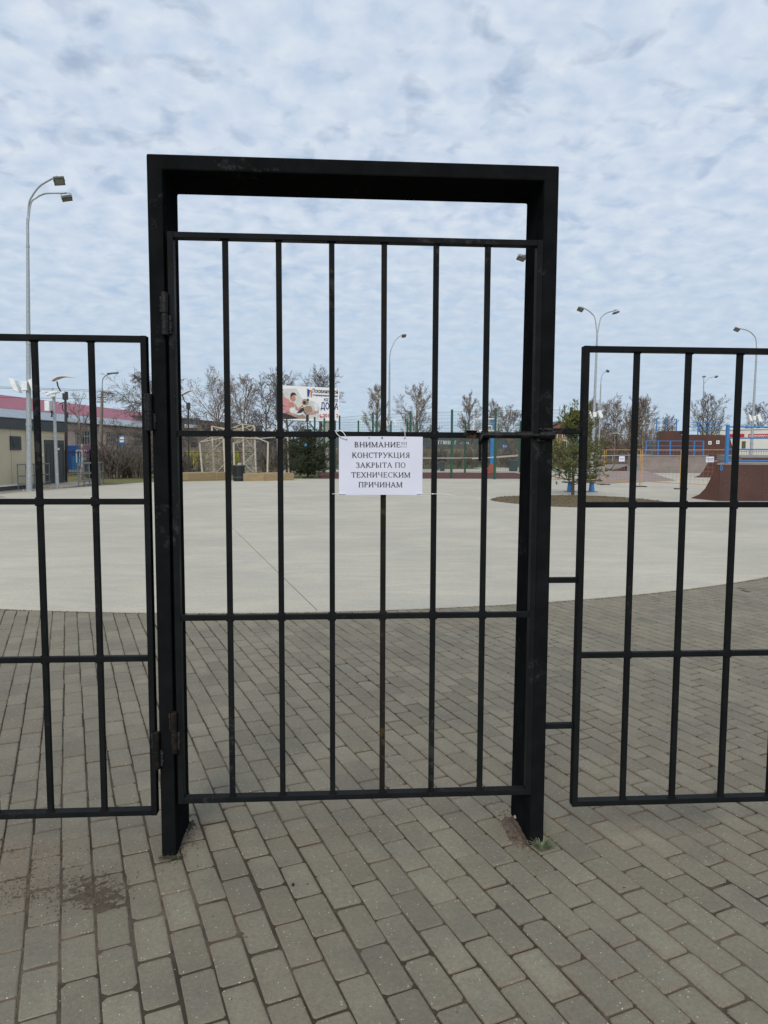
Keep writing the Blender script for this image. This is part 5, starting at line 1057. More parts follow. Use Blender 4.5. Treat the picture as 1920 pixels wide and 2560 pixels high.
# conifers ---------------------------------------------------------
def tuft(mb, c, d, ln, n, q, wd):
    d = d.normalized(); u = d.orthogonal().normalized(); v = d.cross(u)
    for k in range(n):
        a = q.uniform(0, 2*pi); s = q.uniform(.2, 1.0); t_ = q.random(); b = c+d*(t_-.5)*ln*1.3; e = (d*(1.1-s*.6)+(u*cos(a)+v*sin(a))*s).normalized(); w_ = e.cross(d+Vector((.01, .02, .03))).normalized()*wd
        mb.face([b-w_, b+w_, b+e*ln*q.uniform(.7, 1.15)])
def conifer(label, px, Y, toppy, crown_px, seed, base_z, key, name, sparse=False, cat='tree'):
    q = random.Random(seed); p = gx(px, Y, .04); H_ = at(px, toppy, Y).z-.04; R = crown_px/2*Y/FOC*(1.22 if sparse else 1.32); th = thing(name, p, label, cat)
    tr = MB(); P = [p+Vector((0, 0, -.05))]; d = Vector((0, 0, 1))
    for i in range(8): P.append(P[-1]+Vector((q.gauss(0, .02), q.gauss(0, .02), 1)).normalized()*H_*.80/8)
    tr.path(P, [.065-.006*i for i in range(9)], n=8)
    nb = 72 if sparse else 130; cr = MB()
    for k in range(nb):
        f_ = base_z+(1-base_z)*((k+q.random())/nb)**.9; z = H_*f_*.84; c = p+Vector((0, 0, z)); a = k*2.39+q.uniform(-.5, .5)
        if sparse: prof = [(.12, .7), (.26, 1.0), (.5, 1.0), (.66, .85), (.78, .5), (1, .22)]
        else: prof = [(.0, .85), (.2, 1.0), (.5, .98), (.68, .72), (.8, .32), (1, .10)]
        pr = .2
        for (a0, b0), (a1, b1_) in zip(prof, prof[1:]):
            if a0 <= f_ <= a1: pr = b0+(b1_-b0)*(f_-a0)/(a1-a0)
        if f_ < prof[0][0]: pr = prof[0][1]*.9
        ln = R*pr*q.uniform(.72, 1.12); d = Vector((cos(a), sin(a), q.uniform(-.15, .35) if f_ < .6 else q.uniform(.4, 1.6))).normalized(); B = [c]; dd_ = d.copy()
        for i in range(4): dd_ = (dd_+Vector((q.gauss(0, .1), q.gauss(0, .1), .10))).normalized(); B.append(B[-1]+dd_*ln/4)
        tr.path(B, [.018, .014, .011, .008, .005], n=4)
        for j in range((23 if f_ > .25 else 7) if sparse else 36):
            t_ = q.uniform(.30 if sparse else .15, 1); i = min(3, int(t_*4)); cc_ = B[i].lerp(B[i+1], t_*4-i); off = Vector((q.gauss(0, 1), q.gauss(0, 1), q.gauss(.1, .6))).normalized()*ln*.22*q.random()**.5*1.1
            e = cc_+off; tr.path([cc_, e], [.006, .004], n=3); tuft(cr, e, (off+dd_*.1+Vector((0, 0, .08))), .11, 20, q, .0095)
    if sparse:                                       # upright leaders
        for (lx, ly, w_) in ((R4(290, 540)[0], R4(0, 525)[1], .15), (R4(368, 480)[0], R4(0, 482)[1], .12), (R4(455, 500)[0], R4(0, 498)[1], .09)):
            t_ = at(lx, ly, Y+q.uniform(-.2, .2)); c0 = p+Vector((0, 0, H_*.62)); tr.path([c0, c0.lerp(t_, .5)+Vector((0, 0, -.12)), t_], [.03, .022, .01], n=5)
            for j in range(46): zz = q.random(); c = t_+Vector((q.gauss(0, w_*.55), q.gauss(0, w_*.55), -zz*.62)); tuft(cr, c, Vector((q.gauss(0, .5), q.gauss(0, .5), 1)), .09, 14, q, .0075)
    tr.build('trunk', M['pinebark'], th); cr.build('crown', M[key], th)
conifer('young pine with an open crown and bare lower twigs on the brown mulch island', 1434.5, 26.5, 1010, 160, 21, .12, 'needle', 'pine_tree', True)
conifer('dense low dark spruce right of the trellis arches', R2(1225, 0)[0], 45.5, 1062, 100, 22, .02, 'needled', 'spruce')
# green board panel with numbers just beside the spruce is too small to read: a short blue ornament on it
c = at(*R2(1207, 770), 44.4); pebx = MB(); pebx.tube(c-Vector((0, .05, 0)), c+Vector((0, .05, 0)), .09, n=12); tag(pebx.build('blue_ornament', M['cyan'], org=tuple(c)), 'small bright blue ornament hanging on the dark spruce', 'ornament')

# ================================================================== fences, trellis, furniture
def picket(label, pts, h, sp_=.125, name='picket_fence', key='black', postr=.03, group=None):
    A_ = Vector(pts[0]); th = thing(name, tuple(A_), label, 'fence', group); rails, pk = MB(), MB()
    for a, b in zip(pts, pts[1:]):
        a, b = Vector(a), Vector(b); n = max(1, int((b-a).length/sp_)); d = (b-a).normalized()
        for z_ in (.25, h-.12): rails.bar(a+Vector((0, 0, z_)), b+Vector((0, 0, z_)), .035)
        for k in range(n+1):
            q_ = a.lerp(b, k/n); 
            if k % 20 == 0: po = MB(); po.bar(q_, q_+Vector((0, 0, h+.06)), .05); po.build('post', M[key], th)
            else: pk.bar(q_+Vector((0, 0, .12)), q_+Vector((0, 0, h)), .018)
    rails.build('rail', M[key], th); pk.build('pickets', M[key], th)['kind'] = 'stuff'
picket('long black picket fence behind the shrubs left of the gate', [gx(150, 40), gx(225, 42.5), gx(445, 48.5), gx(600, 54), gx(780, 60)], 1.62)
picket('dark picket fence on the far side of the court', [gx(860, 78), gx(1100, 80), gx(1440, 84)], 2.1, .16)
picket('blue and black picket fence in front of the supermarket', [gx(1800, 72), gx(2100, 68)], 1.9, .22)
# trellis arches (white trusses)
def trellis(label, posts, tops, beams, Y, mesh):
    b = gx(posts[0][0], Y); th = thing('trellis_arch', b, label, 'trellis arch', 'white trellis arches beside the black bin')
    for (px, yb, pt, yt, dy) in posts:
        q0 = gx(px, Y+dy, .25); q1 = at(pt, yt, Y+dy); mb = MB(); mb.bar(q0, q1, .10); mb.build('post', M['truss'], th)
    for (a, b_, da, db_, w_) in beams:
        p, q_ = at(*a, Y+da), at(*b_, Y+db_); mb = MB(); mb.bar(p, q_, w_); mb.build('truss_beam', M['truss'], th)
    mb = MB(); qq = random.Random(3)
    for (x0, y0, x1, y1, dy) in mesh:                # thin lattice with wiry climber stems
        a, b_ = at(x0, y0, Y+dy), at(x1, y1, Y+dy)
        for k in range(13):
            t_ = k/12; mb.tube((a.x+(b_.x-a.x)*t_, Y+dy, b_.z), (a.x+(b_.x-a.x)*t_, Y+dy, a.z), .006, n=3)
        nz = max(3, int((a.z-b_.z)/.13))
        for k in range(nz+1): z_ = b_.z+(a.z-b_.z)*k/nz; mb.tube((a.x, Y+dy, z_), (b_.x, Y+dy, z_), .006, n=3)
        for k in range(60):
            p = Vector((qq.uniform(a.x, b_.x), Y+dy-.03, qq.uniform(b_.z, a.z))); mb.path([p, p+Vector((qq.gauss(0, .12), 0, qq.gauss(.05, .12))), p+Vector((qq.gauss(0, .22), -.02, qq.gauss(.05, .2)))], .009, n=3)
    mb.build('lattice', M['truss'], th)
def C(x, y): return RC(x, y)
trellis('left white trellis arch with lattice bays on a timber plinth', [(C(415, 0)[0], 0, *C(378, 500), 0), (C(600, 0)[0], 0, *C(572, 225), .8), (C(778, 0)[0], 0, *C(757, 425), .1), (C(600, 0)[0]+28, 0, *C(765, 440), 1.6)], None,
  [(C(372, 490), C(575, 395), 0, .8, .05), (C(385, 478), C(810, 400), 0, .2, .05), (C(575, 395), C(760, 400), .8, .1, .05), (C(578, 222), C(812, 285), .8, .8, .06), (C(600, 240), C(812, 262), .9, .8, .04), (C(610, 245), C(660, 285), .8, .8, .03), (C(660, 285), C(700, 250), .8, .8, .03), (C(700, 250), C(760, 290), .8, .8, .03), (C(760, 290), C(800, 260), .8, .8, .03),
   (C(600, 605), C(757, 445), .6, .1, .045), (C(612, 1000), C(775, 830), .6, .1, .045)], 45, [(*C(590, 430), *C(765, 1000), .45), (*C(415, 500), *C(580, 1005), .5)])
trellis('right white trellis arch with roof trusses between the black bin and the spruce', [(C(930, 0)[0], 0, *C(918, 490), 0), (C(1085, 0)[0], 0, *C(1065, 190), .5), (C(1272, 0)[0], 0, *C(1250, 225), .6), (C(1455, 0)[0], 0, *C(1468, 480), 0), (C(1640, 0)[0], 0, *C(1612, 215), .7), (R2(1067, 0)[0], 0, *R2(1058, 700), .9)], None,
  [(C(905, 250), C(1060, 190), .5, .5, .05), (C(905, 500), C(1070, 455), 0, .4, .04), (C(1060, 190), C(1255, 230), .5, .6, .05), (C(915, 290), C(1245, 210), .5, .6, .045), (C(1110, 240), C(1180, 290), .5, .6, .035), (C(1180, 290), C(1240, 235), .6, .6, .035), (C(940, 240), C(1010, 290), .5, .5, .035), (C(1250, 395), C(1470, 485), .6, 0, .05), (C(1290, 430), C(1650, 390), .4, .6, .045), (C(1430, 290), C(1620, 225), .5, .7, .045), (C(1455, 295), C(1530, 250), .5, .6, .03),
   (C(1075, 400), C(1260, 590), .5, .6, .035), (C(1095, 815), C(1255, 650), .5, .6, .05), (C(1100, 830), C(1225, 960), .5, .6, .04), (C(1225, 960), C(1265, 850), .5, .6, .04), (C(925, 410), C(1300, 420), .4, .5, .05)], 44.5, [(*C(1090, 420), *C(1265, 1010), .55), (*C(930, 300), *C(1060, 500), .5)])
for i, (a, b_, Ya, Yb, lb) in enumerate(((R2(228, 0)[0], R2(465, 0)[0], 39.5, 40.6, 'long timber plinth with a pale end left of the black bin'), (R2(468, 0)[0], R2(560, 0)[0], 40.5, 41, 'short timber plinth directly behind the second gate bar'), (R2(690, 0)[0], R2(862, 0)[0], 38.8, 39.2, 'timber plinth with a sawn end just right of the black bin'), (R2(866, 0)[0], R2(1110, 0)[0], 39.2, 40.3, 'timber plinth ending beside the spruce'))):
    p, q_ = gx(a, Ya), gx(b_, Yb); d = (q_-p).normalized(); n = Vector((-d.y, d.x, 0)); mb = MB(); pp = [p, q_, q_+n*1.3, p+n*1.3]; mb.hexa([v+Vector((0, 0, -.04)) for v in pp], [v+Vector((0, 0, .42)) for v in pp]); mb.obox(p+n*.65+d*.02+Vector((0, 0, .2)), d*.03, n*.66, Vector((0, 0, .2)))
    tag(mb.build('timber_plinth', M['wood'], bevel=.015, org=tuple(p)), lb, 'plinth', 'timber plinths under the trellis')
# black bin
p = gx(R2(652, 0)[0], 39.0); th = thing('litter_bin', p, 'round slatted black bin with a grey bag rim between the timber plinths', 'bin'); mb = MB()
for k in range(22): a = 2*pi*k/22; c = p+Vector((cos(a)*.30, sin(a)*.30, 0)); mb.obox(c+Vector((0, 0, .43)), Vector((-sin(a), cos(a), 0))*.032, Vector((cos(a), sin(a), 0))*.01, Vector((0, 0, .39)))
mb.tube(p+Vector((0, 0, .02)), p+Vector((0, 0, .8)), .275, n=20); mb.build('body', M['black'], th); mb = MB(); mb.tube(p+Vector((0, 0, .82)), p+Vector((0, 0, .87)), .335, .33, n=22); mb.tube(p+Vector((0, 0, .2)), p+Vector((0, 0, .24)), .318, n=22); mb.build('hoop', M['dgrey'], th)
mb = MB(); mb.tube(p+Vector((.05, 0, .86)), p+Vector((.1, -.02, .95)), .16, .07, n=9); mb.build('bag', mat('grey_bag', (.3, .3, .33), .6), th)
# far bins
for (x0, x1, yt, Y, lb) in ((R3(835, 0)[0], R3(866, 0)[0], R3(0, 758)[1], 60, 'small dark bin beyond the court'), (R3(803, 0)[0], R3(826, 0)[0], R3(0, 765)[1], 63, 'smaller dark bin half behind the other small bin beyond the court'), (R3(1320, 0)[0], R3(1372, 0)[0], R3(0, 747)[1], 60, 'big dark waste container beyond the court beside the right post')):
    a, b_ = gx(x0, Y), gx(x1, Y); z_ = at(x0, yt, Y).z; th = thing('waste_container', a.lerp(b_, .5), lb, 'bin', 'dark bins beyond the court'); mb = MB(); mb.hexa([(a.x+.05, Y, 0), (b_.x-.05, Y, 0), (b_.x-.05, Y+.8, 0), (a.x+.05, Y+.8, 0)], [(a.x, Y-.03, z_-.08), (b_.x, Y-.03, z_-.08), (b_.x, Y+.85, z_-.08), (a.x, Y+.85, z_-.08)]); mb.build('body', M['charcoal'], th, bevel=.02); mb = MB(); mb.box(a.x-.03, Y-.06, z_-.08, b_.x+.03, Y+.88, z_); mb.build('lid', M['dgrey'], th, bevel=.02)

# green mesh sports fence
def meshfence(label, posts, h, dens=.11):
    a = gx(posts[0][0], posts[0][1]); th = thing('mesh_fence', a, label, 'fence', 'green mesh fences of the sports court'); pts = [gx(px, Y) for px, Y in posts]
    for p in pts: mb = MB(); mb.bar(p+Vector((0, 0, -.02)), p+Vector((0, 0, h+.12)), .125); mb.build('post', M['green'], th)
    for p, q_ in zip(pts, pts[1:]):
        mb = MB(); n = int((q_-p).length/dens)
        for k in range(n+1): c = p.lerp(q_, k/n); mb.tube(c+Vector((0, 0, .05)), c+Vector((0, 0, h)), .0032, n=3)
        nz = 20
        for k in range(nz+1): z_ = .06+(h-.08)*k/nz; mb.tube(p+Vector((0, 0, z_)), q_+Vector((0, 0, z_)), .0045 if k < nz else .008, n=3)
        mb.build('mesh_panel', M['wire'], th)
meshfence('near green mesh fence with tall posts on the gate side of the red court', [(849, 52), (932, 47.8), (1026, 45.8), (1129, 43.6), (1237.6, 42.2), (1345, 41.0), (1425, 40.5)], 4.05)
meshfence('far green mesh fence on the other side of the red court', [(787, 51.2), (811, 52.3), (838, 56.5), (896, 56.5), (940, 56.5), (977, 56.5), (1018, 56.5), (1043, 56.5), (1163, 56.3), (1300, 56.2), (1440, 56)], 3.9, .14)
# barrier tape
for i, (pts, lb) in enumerate((([R3(700, 733), R3(900, 733), R3(1200, 731), R3(1370, 718)], 'upper red and white barrier tape stretched across the court fence'), ([R3(1050, 738), R3(1190, 727), R3(1370, 711)], 'second barrier tape rising to the right above the other'))):
    P = [at(*q_, 43.3 if i == 0 else 42.2) for q_ in pts]; mb = MB()
    for p, q_ in zip(P, P[1:]): mb.obox((p+q_)/2, (q_-p)/2, (0, .004, 0), (0, 0, .022))
    tag(mb.build('barrier_tape', M['tape'], org=tuple(P[0])), lb, 'barrier tape')
# basketball hoop
Y = 55; p = gx(R3(1186, 0)[0], Y); th = thing('basketball_hoop', p, 'blue basketball post with a white framed backboard on the red court', 'basketball hoop'); t = at(*R3(1193, 470), Y)
mb = MB(); mb.bar(p+Vector((0, 0, .5)), Vector((p.x+.05, Y, t.z)), .24); mb.build('post', M['bluep'], th); mb = MB(); mb.hexa([(p.x-.32, Y-.2, 0), (p.x+.2, Y-.2, 0), (p.x+.2, Y+.2, 0), (p.x-.32, Y+.2, 0)], [(p.x-.14, Y-.14, .7), (p.x+.14, Y-.14, .7), (p.x+.14, Y+.14, .7), (p.x-.14, Y+.14, .7)]); mb.build('base', mat('red_base', (.36, .08, .045), .5), th)
a, b_ = at(*R3(1058, 462), Y), at(*R3(1214, 545), Y); mb = MB(); c0, c1 = Vector((a.x, Y-.3, a.z)), Vector((b_.x, Y-.3, b_.z))
for (x0, z0, x1, z1_) in ((c0.x, c0.z, c1.x, c0.z), (c0.x, c1.z, c1.x, c1.z), (c0.x, c0.z, c0.x, c1.z), (c1.x, c0.z, c1.x, c1.z)): mb.bar((x0, Y-.3, z0), (x1, Y-.3, z1_), .07)
ix0, iz0 = at(*R3(1150, 510), Y).x, at(*R3(1150, 510), Y).z; ix1, iz1 = at(*R3(1180, 545), Y).x, at(*R3(1180, 545), Y).z
for (x0, z0, x1, z1_) in ((ix0, iz0, ix1, iz0), (ix0, iz0, ix0, iz1), (ix1, iz0, ix1, iz1)): mb.bar((x0, Y-.34, z0), (x1, Y-.34, z1_), .05)
mb.build('backboard_frame', M['white'], th)
gm = bpy.data.materials.new('clear_acrylic'); gm.use_nodes = True; bs = gm.node_tree.nodes['Principled BSDF']; bs.inputs['Base Color'].default_value = (.75, .8, .82, 1); bs.inputs['Roughness'].default_value = .1; bs.inputs['Transmission Weight'].default_value = .9; bs.inputs['IOR'].default_value = 1.05; bs.inputs['Alpha'].default_value = .55
mb = MB(); mb.box(c0.x+.03, Y-.31, c1.z+.03, c1.x-.03, Y-.295, c0.z-.03); mb.build('backboard', gm, th)
mb = MB(); P = [Vector((ix0+.25+.23*cos(2*pi*k/16), Y-.6+.23*sin(2*pi*k/16), iz1+.05)) for k in range(17)]; mb.path(P, .012, n=5); mb.path([(p.x+.05, Y, c1.z+.3), (c0.x+.8, Y-.25, c1.z+.25)], .04, n=5); mb.build('rim', M['orange'], th)
# blue road sign
p = gx(1261, 75); th = thing('road_sign', p, 'small blue rectangular road sign with white arrows beyond the court', 'road sign'); t = at(1254.5, 1110.8, 75); e = at(1268, 1122, 75)
mb = MB(); mb.tube(p, (p.x, 75, t.z), .035, n=6); mb.build('pole', M['galv'], th); mb = MB(); mb.box(t.x, 74.9, e.z, e.x, 74.93, t.z); pl = mb.build('sign_plate', M['blue'], th)
mb = MB(); w_ = e.x-t.x; h_ = t.z-e.z
for (x0, z0, x1, z1_) in ((.15, .6, .4, .75), (.3, .15, .42, .7), (.6, .15, .72, .85), (.72, .4, .88, .52), (.52, .62, .8, .72)): mb.box(t.x+w_*x0, 74.88, e.z+h_*z0, t.x+w_*x1, 74.9, e.z+h_*z1_)
mb.build('arrow', M['white'], pl)

# ================================================================== SKATE PARK (right)
def railing(parent, pts, h, nrail=3, w_=.06, key='bluep', extra=0):
    pts = [Vector(p) for p in pts]; 
    for p in pts: mb = MB(); mb.bar(p, p+Vector((0, 0, h+extra)), w_); mb.build('railing_post', M[key], parent)
    mb = MB()
    for k in range(nrail):
        z_ = h*(k+1)/nrail-.02
        for a, b in zip(pts, pts[1:]): mb.tube(a+Vector((0, 0, z_)), b+Vector((0, 0, z_)), w_*.30, n=6)
    mb.build('railing_bar', M[key], parent)
# near quarter pipe seen from its side
Ya, Yb = 24.0, 25.3; tip = gp(*R4(1140, 1140)); cor = gp(*R4(1325, 1159)); Ya = cor.y; top = at(*R4(1325, 905), Ya).z
th = thing('quarter_pipe', cor, 'near dark brown quarter pipe with blue railing at the right edge', 'skate ramp', 'skate ramps')
prof = [R4(1200, 1115), R4(1240, 1075), R4(1270, 1020), R4(1293, 960), R4(1312, 905)]
def onseg(px, py):
    d = (cor-tip); n = Vector((-d.y, d.x, 0)); r = ray(px, py); k = (tip-O).dot(n)/r.dot(n); return O+r*k
P = [Vector((tip.x, tip.y, .012))]+[onseg(*q_) for q_ in prof]+[Vector((cor.x, cor.y, top)), Vector((cor.x, cor.y, .012))]
dep = Vector((2.75, 4.2, 0)); mb = MB(); mb.prism(P, dep); mb.build('curved_side', mat('reddish_brown_ply_side', (.125, .050, .036), .5, (.10, .04, .03), 1.1), th)
xr = cor.x+6.5; mb = MB(); mb.prism([(cor.x+.004, Ya-.003, .012), (xr, Ya-.003, .012), (xr, Ya-.003, top-.05), (cor.x+.004, Ya-.003, top-.05)], dep); mb.build('body', M['plyd'], th); mb = MB(); mb.prism([(cor.x-.1, Ya-.02, top-.05), (xr, Ya-.02, top-.05), (xr, Ya-.02, top), (cor.x-.1, Ya-.02, top)], dep); mb.build('deck', M['plyg'], th)
mb = MB()
for a, b in zip(P[1:-2], P[2:-1]):
    a2, b2 = a+Vector((-.012, -.004, .008)), b+Vector((-.012, -.004, .008)); mb.hexa([a2, b2, b, a], [q_+dep for q_ in (a2, b2, b, a)])
mb.build('riding_surface', M['plyg'], th)
for k in range(1, 4): mb = MB(); x_ = cor.x+k*1.5; mb.box(x_, Ya-.0045, .03, x_+.012, Ya-.0035, top-.06); mb.build('panel_seam', M['black'], th)
mb = MB(); q = random.Random(4)
for k in range(26): x_, z_ = cor.x+q.uniform(.1, 1.9), q.uniform(.15, 1.0); a_ = q.uniform(-.9, .9); l_ = q.uniform(.02, .09); mb.face([(x_, Ya-.0048, z_), (x_+l_*cos(a_), Ya-.0048, z_+l_*sin(a_)), (x_+l_*cos(a_), Ya-.0048, z_+l_*sin(a_)+.006), (x_, Ya-.0048, z_+.010)])
mb.build('scuffs', mat('pale_scuff', (.25, .19, .17), .7), th)
mb = MB(); c = at(*R4(1347, 935), Ya-.01); mb.tube((c.x, Ya-.012, c.z-.0), (c.x, Ya-.005, c.z), .05, n=20)
mb.v = [(x, y, c.z+(z-c.z)*1.9) for x, y, z in mb.v]; o_ = mb.build('number_mark', M['bluep'], th)
mb = MB(); mb.tube((c.x, Ya-.016, c.z), (c.x, Ya-.013, c.z), .022, n=16); mb.v = [(x, y, c.z+(z-c.z)*2.6) for x, y, z in mb.v]; mb.build('number_mark', M['plyd'], th)
p0 = at(*R4(1383, 0), Ya); posts = [Vector((at(R4(1383, 0)[0], 1130, Ya+.1).x+k*1.9, Ya+.1, top)) for k in range(0, 4)]
rh = at(*R4(1383, 648), Ya).z-top
mb = MB(); q0 = posts[0]; mb.bar(q0, q0+Vector((0, 0, rh)), .092); mb.build('railing_post', M['bluep'], th)
for q_ in posts[1:]: mb = MB(); mb.bar(q_, q_+Vector((0, 0, rh-.03)), .08); mb.build('railing_post', M['bluep'], th)
mb = MB()
for yy in (660, 735, 812, 888): z_ = at(*R4(1383, yy), Ya).z; mb.tube((q0.x, Ya+.1, z_), (posts[-1].x, Ya+.1, z_), .024, n=8)
mb.build('railing_bar', M['bluep'], th)

# middle quarter pipe facing the gate
Y0 = 56.0; th = thing('quarter_pipe', gx(R4(1040, 0)[0], Y0), 'grey brown quarter pipe facing the gate with blue railing on its deck', 'skate ramp', 'skate ramps')
xl, xr_ = gx(R4(837, 0)[0], Y0).x, gx(R4(1330, 0)[0], Y0).x; zt = 1.38; prof = [(Y0, .012), (Y0+.5, .06), (Y0+.95, .22), (Y0+1.3, .50), (Y0+1.52, .85), (Y0+1.62, 1.2), (Y0+1.64, zt), (Y0+3.4, zt), (Y0+3.4, .012)]
mb = MB(); mb.prism([(xl, y, z) for y, z in prof], (xr_-xl, 0, 0)); mb.build('body', M['plyg'], th); mb = MB(); mb.box(xl-.04, Y0+.2, .01, xl, Y0+3.4, .5); mb.tube((xl, Y0+1.62, zt), (xr_, Y0+1.62, zt), .03, n=8); mb.build('coping', M['galv'], th)
railing(th, [Vector((gx(R4(x, 0)[0], Y0+3.2).x, Y0+3.2, zt)) for x in (842, 922, 1003, 1085, 1163, 1224)], 1.25, 3, .10)
# dark side quarter pipe joined at its right
Y1 = 46.0; t0, t1 = gx(R4(1170, 0)[0], Y1+.0), gx(R4(1312, 0)[0], Y1); zt1 = at(*R4(1275, 893), Y1).z
th = thing('quarter_pipe', t0, 'quarter pipe with a dark gridded side behind the near brown one', 'skate ramp', 'skate ramps')
P = [(t0.x, Y1, .012)]+[tuple(at(*R4(x, y), Y1)) for x, y in ((1200, 985), (1222, 960), (1240, 930), (1255, 905), (1268, 893))]+[(t1.x+2, Y1, zt1), (t1.x+2, Y1, .012)]
mb = MB(); mb.prism(P, (5.4, 9.0, 0)); mb.build('body', M['plyg'], th); mb = MB(); mb.prism([(x, y-.015, z) for x, y, z in P], (0, .012, 0)); mb.build('side_panel', M['plyb'], th)
# big brown box
Y2 = 62.0; B_ = lambda x, y, yy=Y2: at(*R4(x, y), yy); th = thing('ramp_tower', gx(R4(1180, 0)[0], Y2), 'tall dark brown ramp tower with blue railings and two small number plates', 'skate ramp', 'skate ramps')
P = [B_(932, 690), B_(1078, 688), B_(1080, 716), B_(1150, 713), B_(1370, 716), B_(1400, 716), B_(1436, 850)]; z00 = .012
poly = [Vector((P[0].x, Y2, z00))]+P[:1]+P[1:]+[Vector((P[-1].x, Y2, z00))]; mb = MB(); mb.prism(poly, (2.0, 5, 0)); mb.build('body', M['plyb'], th)
mb = MB(); a, b_ = B_(1070, 688), B_(1115, 712); mb.box(a.x, Y2-.05, b_.z, b_.x, Y2+.0, a.z); mb.build('opening', M['black'], th)
railing(th, [Vector((B_(x, 0).x, Y2+.1, P[0].z)) for x in (940, 1003, 1075)], (B_(940, 607).z-P[0].z), 3, .075)
railing(th, [Vector((B_(x, 0).x, Y2+.1, P[4].z)) for x in (1150, 1222, 1298, 1367)], (B_(1298, 632).z-P[4].z), 3, .075)
for x, y, s_ in ((1270, 768, '1'), (1323, 764, '8')):
    c = B_(x, y, Y2-.03); mb = MB(); mb.box(c.x-.14, Y2-.05, c.z-.15, c.x+.14, Y2-.02, c.z+.15); pl = mb.build('number_plate', M['white'], th); text_mesh('number', s_, .16, M['ink'], pl, Vector((c.x-.05, Y2-.06, c.z-.08)), (1, 0, 0), (0, 0, 1), .09)
# low bank
a, b_ = gp(*R4(505, 1047)), gp(*R4(1045, 1022)); th = thing('low_bank', a, 'wide faded brown bank sloping gently up behind the orange barriers', 'skate ramp', 'skate ramps')
c, d = at(*R4(565, 958), 45), at(*R4(842, 956), 47); cz = .45; c = gp(*R4(520, 957), cz); d = gp(*R4(842, 956), cz); a.z = b_.z = .012
mb = MB(); g0 = Vector((0, 0, .012)); bk = Vector((0, 3, 0)); mb.v = [tuple(v) for v in (a, b_, d, c, Vector((c.x, c.y+3, .012)), Vector((d.x, d.y+3, .012)))]; mb.f = [(0, 1, 2, 3), (3, 2, 5, 4), (0, 3, 4), (1, 5, 2), (0, 4, 5, 1)]; mb.mi = [0]*5; mb.build('riding_surface', M['plyl'], th)
# kicker with dark side
Yk = 60; th = thing('kicker_ramp', gp(*R6(600, 752)), 'low curved kicker ramp with a dark side behind the faded brown bank', 'skate ramp', 'skate ramps')
K = lambda x, y: at(*R6(x, y), Yk); P = [Vector((K(250, 700).x, Yk, .012)), K(400, 738)*1, K(500, 720), K(600, 690), K(680, 668), K(745, 655), K(960, 652), Vector((K(960, 700).x, Yk, .012))]; P[1].z = .05
mb = MB(); mb.prism(P, (-.8, 3.2, 0)); mb.build('body', M['plyg'], th); mb = MB(); mb.prism([v+Vector((0, -.02, -.02)) for v in P[2:]]+[Vector((P[1].x, Yk-.02, .01))], (0, .015, 0)); mb.build('side_panel', M['plyb'], th)
Yw = 67; a, b_ = at(*R6(120, 512), Yw), at(*R6(960, 500), Yw); th = thing('long_ramp', gx(1560, Yw), 'long low brown ramp wall with a grey handrail under the bare thicket', 'skate ramp', 'skate ramps'); mb = MB(); mb.box(a.x, Yw, 0.01, b_.x, Yw+2, a.z-.25); mb.build('body', mat('weathered_ply_wall', (.13, .10, .085), .7), th)
mb = MB(); mb.box(a.x, Yw-1.2, 0.01, b_.x-3, Yw, .25); mb.build('step', M['plyl'], th); mb = MB(); mb.tube(a, b_+Vector((2, 0, .1)), .05, n=6)
for k in range(6): q_ = a.lerp(b_, k/5); mb.tube(q_-Vector((0, 0, .5)), q_, .03, n=5)
mb.build('handrail', M['galv'], th)
# low funbox seen behind the near deck
Yf = 44; a, b_ = at(*RE(1170, 925), Yf), at(*RE(1640, 925), Yf); th = thing('funbox', gx(1870, Yf), 'low grey brown funbox glimpsed between the blue rails at the right edge', 'skate ramp', 'skate ramps'); zt2 = at(*RE(1300, 885), Yf+3).z
mb = MB(); mb.prism([(a.x, Yf, .012), (a.x, Yf, a.z), (a.x, Yf+3, zt2+.0), (a.x, Yf+3, .012)], (b_.x-a.x+2, 0, 0)); mb.build('body', M['plyg'], th); mb = MB(); mb.box(a.x, Yf-.02, .012, b_.x+2, Yf-.003, a.z-.05); mb.build('side_panel', M['plyb'], th)

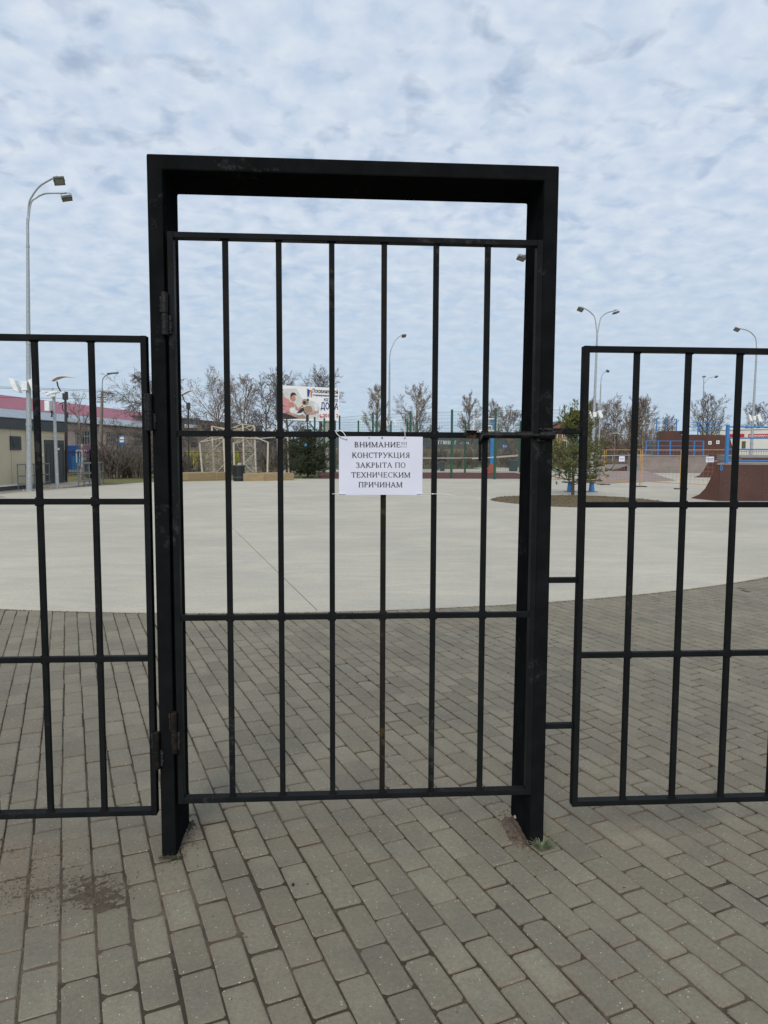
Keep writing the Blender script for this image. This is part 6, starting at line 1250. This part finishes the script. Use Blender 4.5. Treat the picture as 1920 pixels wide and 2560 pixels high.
# orange barriers
SB = [((1360, 36.5), (1511, 35.2), 'leftmost orange mesh barrier, partly behind the pine'), ((1515, 35.0), (1602, 33.3), 'orange mesh barrier carrying the left paper sign'), ((1606, 33.1), (1703, 31.0), 'orange mesh barrier between the two paper signs'), ((1708, 30.9), (1840, 28.6), 'orange mesh barrier carrying the right paper sign, ending behind the near ramp')]
for (pa, ya), (pb, yb), lb in SB:
    a, b_ = gx(pa, ya, .012), gx(pb, yb, .012); th = thing('barrier', a, lb, 'barrier', 'orange mesh barriers in front of the ramps'); h = 1.73; d = (b_-a).normalized(); n = Vector((-d.y, d.x, 0)); fm = MB()
    for p in (a, b_): fm.tube(p, p+Vector((0, 0, h)), .019, n=8)
    for z_ in (h, .25): fm.tube(a+Vector((0, 0, z_)), b_+Vector((0, 0, z_)), .015, n=8)
    fm.build('frame', M['orange'], th)
    for p in (a, b_): mb = MB(); mb.obox(p+Vector((0, 0, .012)), n*.32, d*.05, Vector((0, 0, .012))); mb.obox(p+Vector((0, 0, .014)), d*.3, n*.04, Vector((0, 0, .012))); mb.build('foot', M['rust'], th)
    mb = MB(); nn = int((b_-a).length/.2)
    for k in range(1, nn): p = a.lerp(b_, k/nn); mb.tube(p+Vector((0, 0, .25)), p+Vector((0, 0, h)), .0042, n=3)
    for k in range(1, 8): z_ = .25+(h-.25)*k/8; mb.tube(a+Vector((0, 0, z_)), b_+Vector((0, 0, z_)), .0042, n=3)
    mb.build('mesh', mat('wire_mesh_grey_orange', (.33, .24, .18), .5), th)
for (x0, y0, x1, y1, Y, lb) in ((R4(663, 0)[0], R4(0, 858)[1], R4(700, 0)[0], R4(0, 893)[1], 33.9, 'small white paper sign on the left orange barrier'), (*R4(1244, 860), *R4(1296, 898), 30.1, 'small white paper sign on the right orange barrier')):
    a, b_ = at(x0, y0, Y), at(x1, y1, Y); th = thing('paper_sign', tuple((a+b_)/2), lb, 'paper sign', 'paper signs on the orange barriers'); mb = MB(); mb.box(a.x, Y-.006, b_.z, b_.x, Y, a.z); mb.build('sheet', M['paper'], th); mb = MB(); w_, h_ = b_.x-a.x, a.z-b_.z
    for k, (u0, u1_) in enumerate(((.1, .9), (.22, .78))):
        z_ = a.z-h_*(.38+k*.22); u = u0
        while u < u1_: mb.box(a.x+w_*u, Y-.009, z_-h_*.05, a.x+w_*(u+.055), Y-.007, z_+h_*.05); u += .085
    mb.build('lettering', mat('blue_print', (.10, .14, .35), .5), th)
# bench and planter
Y = 29.6; p = gp(*R6(125, 1085)); Y = p.y; th = thing('bench', p, 'bench with a dark slab seat on blue cast legs beside the pine', 'bench'); sx0 = at(R6(-330, 0)[0], 1200, Y).x; sx1 = at(R6(148, 0)[0], 1200, Y).x
for x_ in (at(R6(125, 0)[0], 1200, Y).x, sx0+.28):
    mb = MB(); mb.hexa([(x_-.07, Y-.18, .03), (x_+.07, Y-.18, .03), (x_+.07, Y+.18, .03), (x_-.07, Y+.18, .03)], [(x_-.05, Y-.12, .38), (x_+.05, Y-.12, .38), (x_+.05, Y+.12, .38), (x_-.05, Y+.12, .38)]); mb.box(x_-.17, Y-.24, .010, x_+.17, Y+.24, .035); mb.build('leg', M['bluep'], th, bevel=.01)
mb = MB()
for k in range(4): mb.box(sx0, Y-.22+k*.112, .38, sx1, Y-.12+k*.112, .43)
mb.build('seat', mat('weathered_bench_slats', (.09, .10, .11), .6), th, bevel=.006)
Yp = 37.5; a, b_ = at(*R6(30, 880), Yp), at(*R6(226, 965), Yp); th = thing('planter', gx(1480, Yp), 'brown planter box of clipped green plants behind the blue legged bench', 'planter'); mb = MB(); mb.box(a.x, Yp, .012, b_.x, Yp+.6, a.z); mb.build('box', mat('dark_planter_wood', (.10, .055, .035), .7), th, bevel=.01)
mb = MB(); q = random.Random(8)
for k in range(420): c = Vector((q.uniform(a.x+.03, b_.x-.03), Yp+q.uniform(.05, .55), a.z+q.uniform(0, .22))); tuft(mb, c, Vector((q.gauss(0, .5), q.gauss(0, .5), 1)), .07, 5, q, .012)
mb.build('plants', M['needle'], th)
print('objects', len(bpy.data.objects), 'verts', sum(len(m_.vertices) for m_ in bpy.data.meshes))
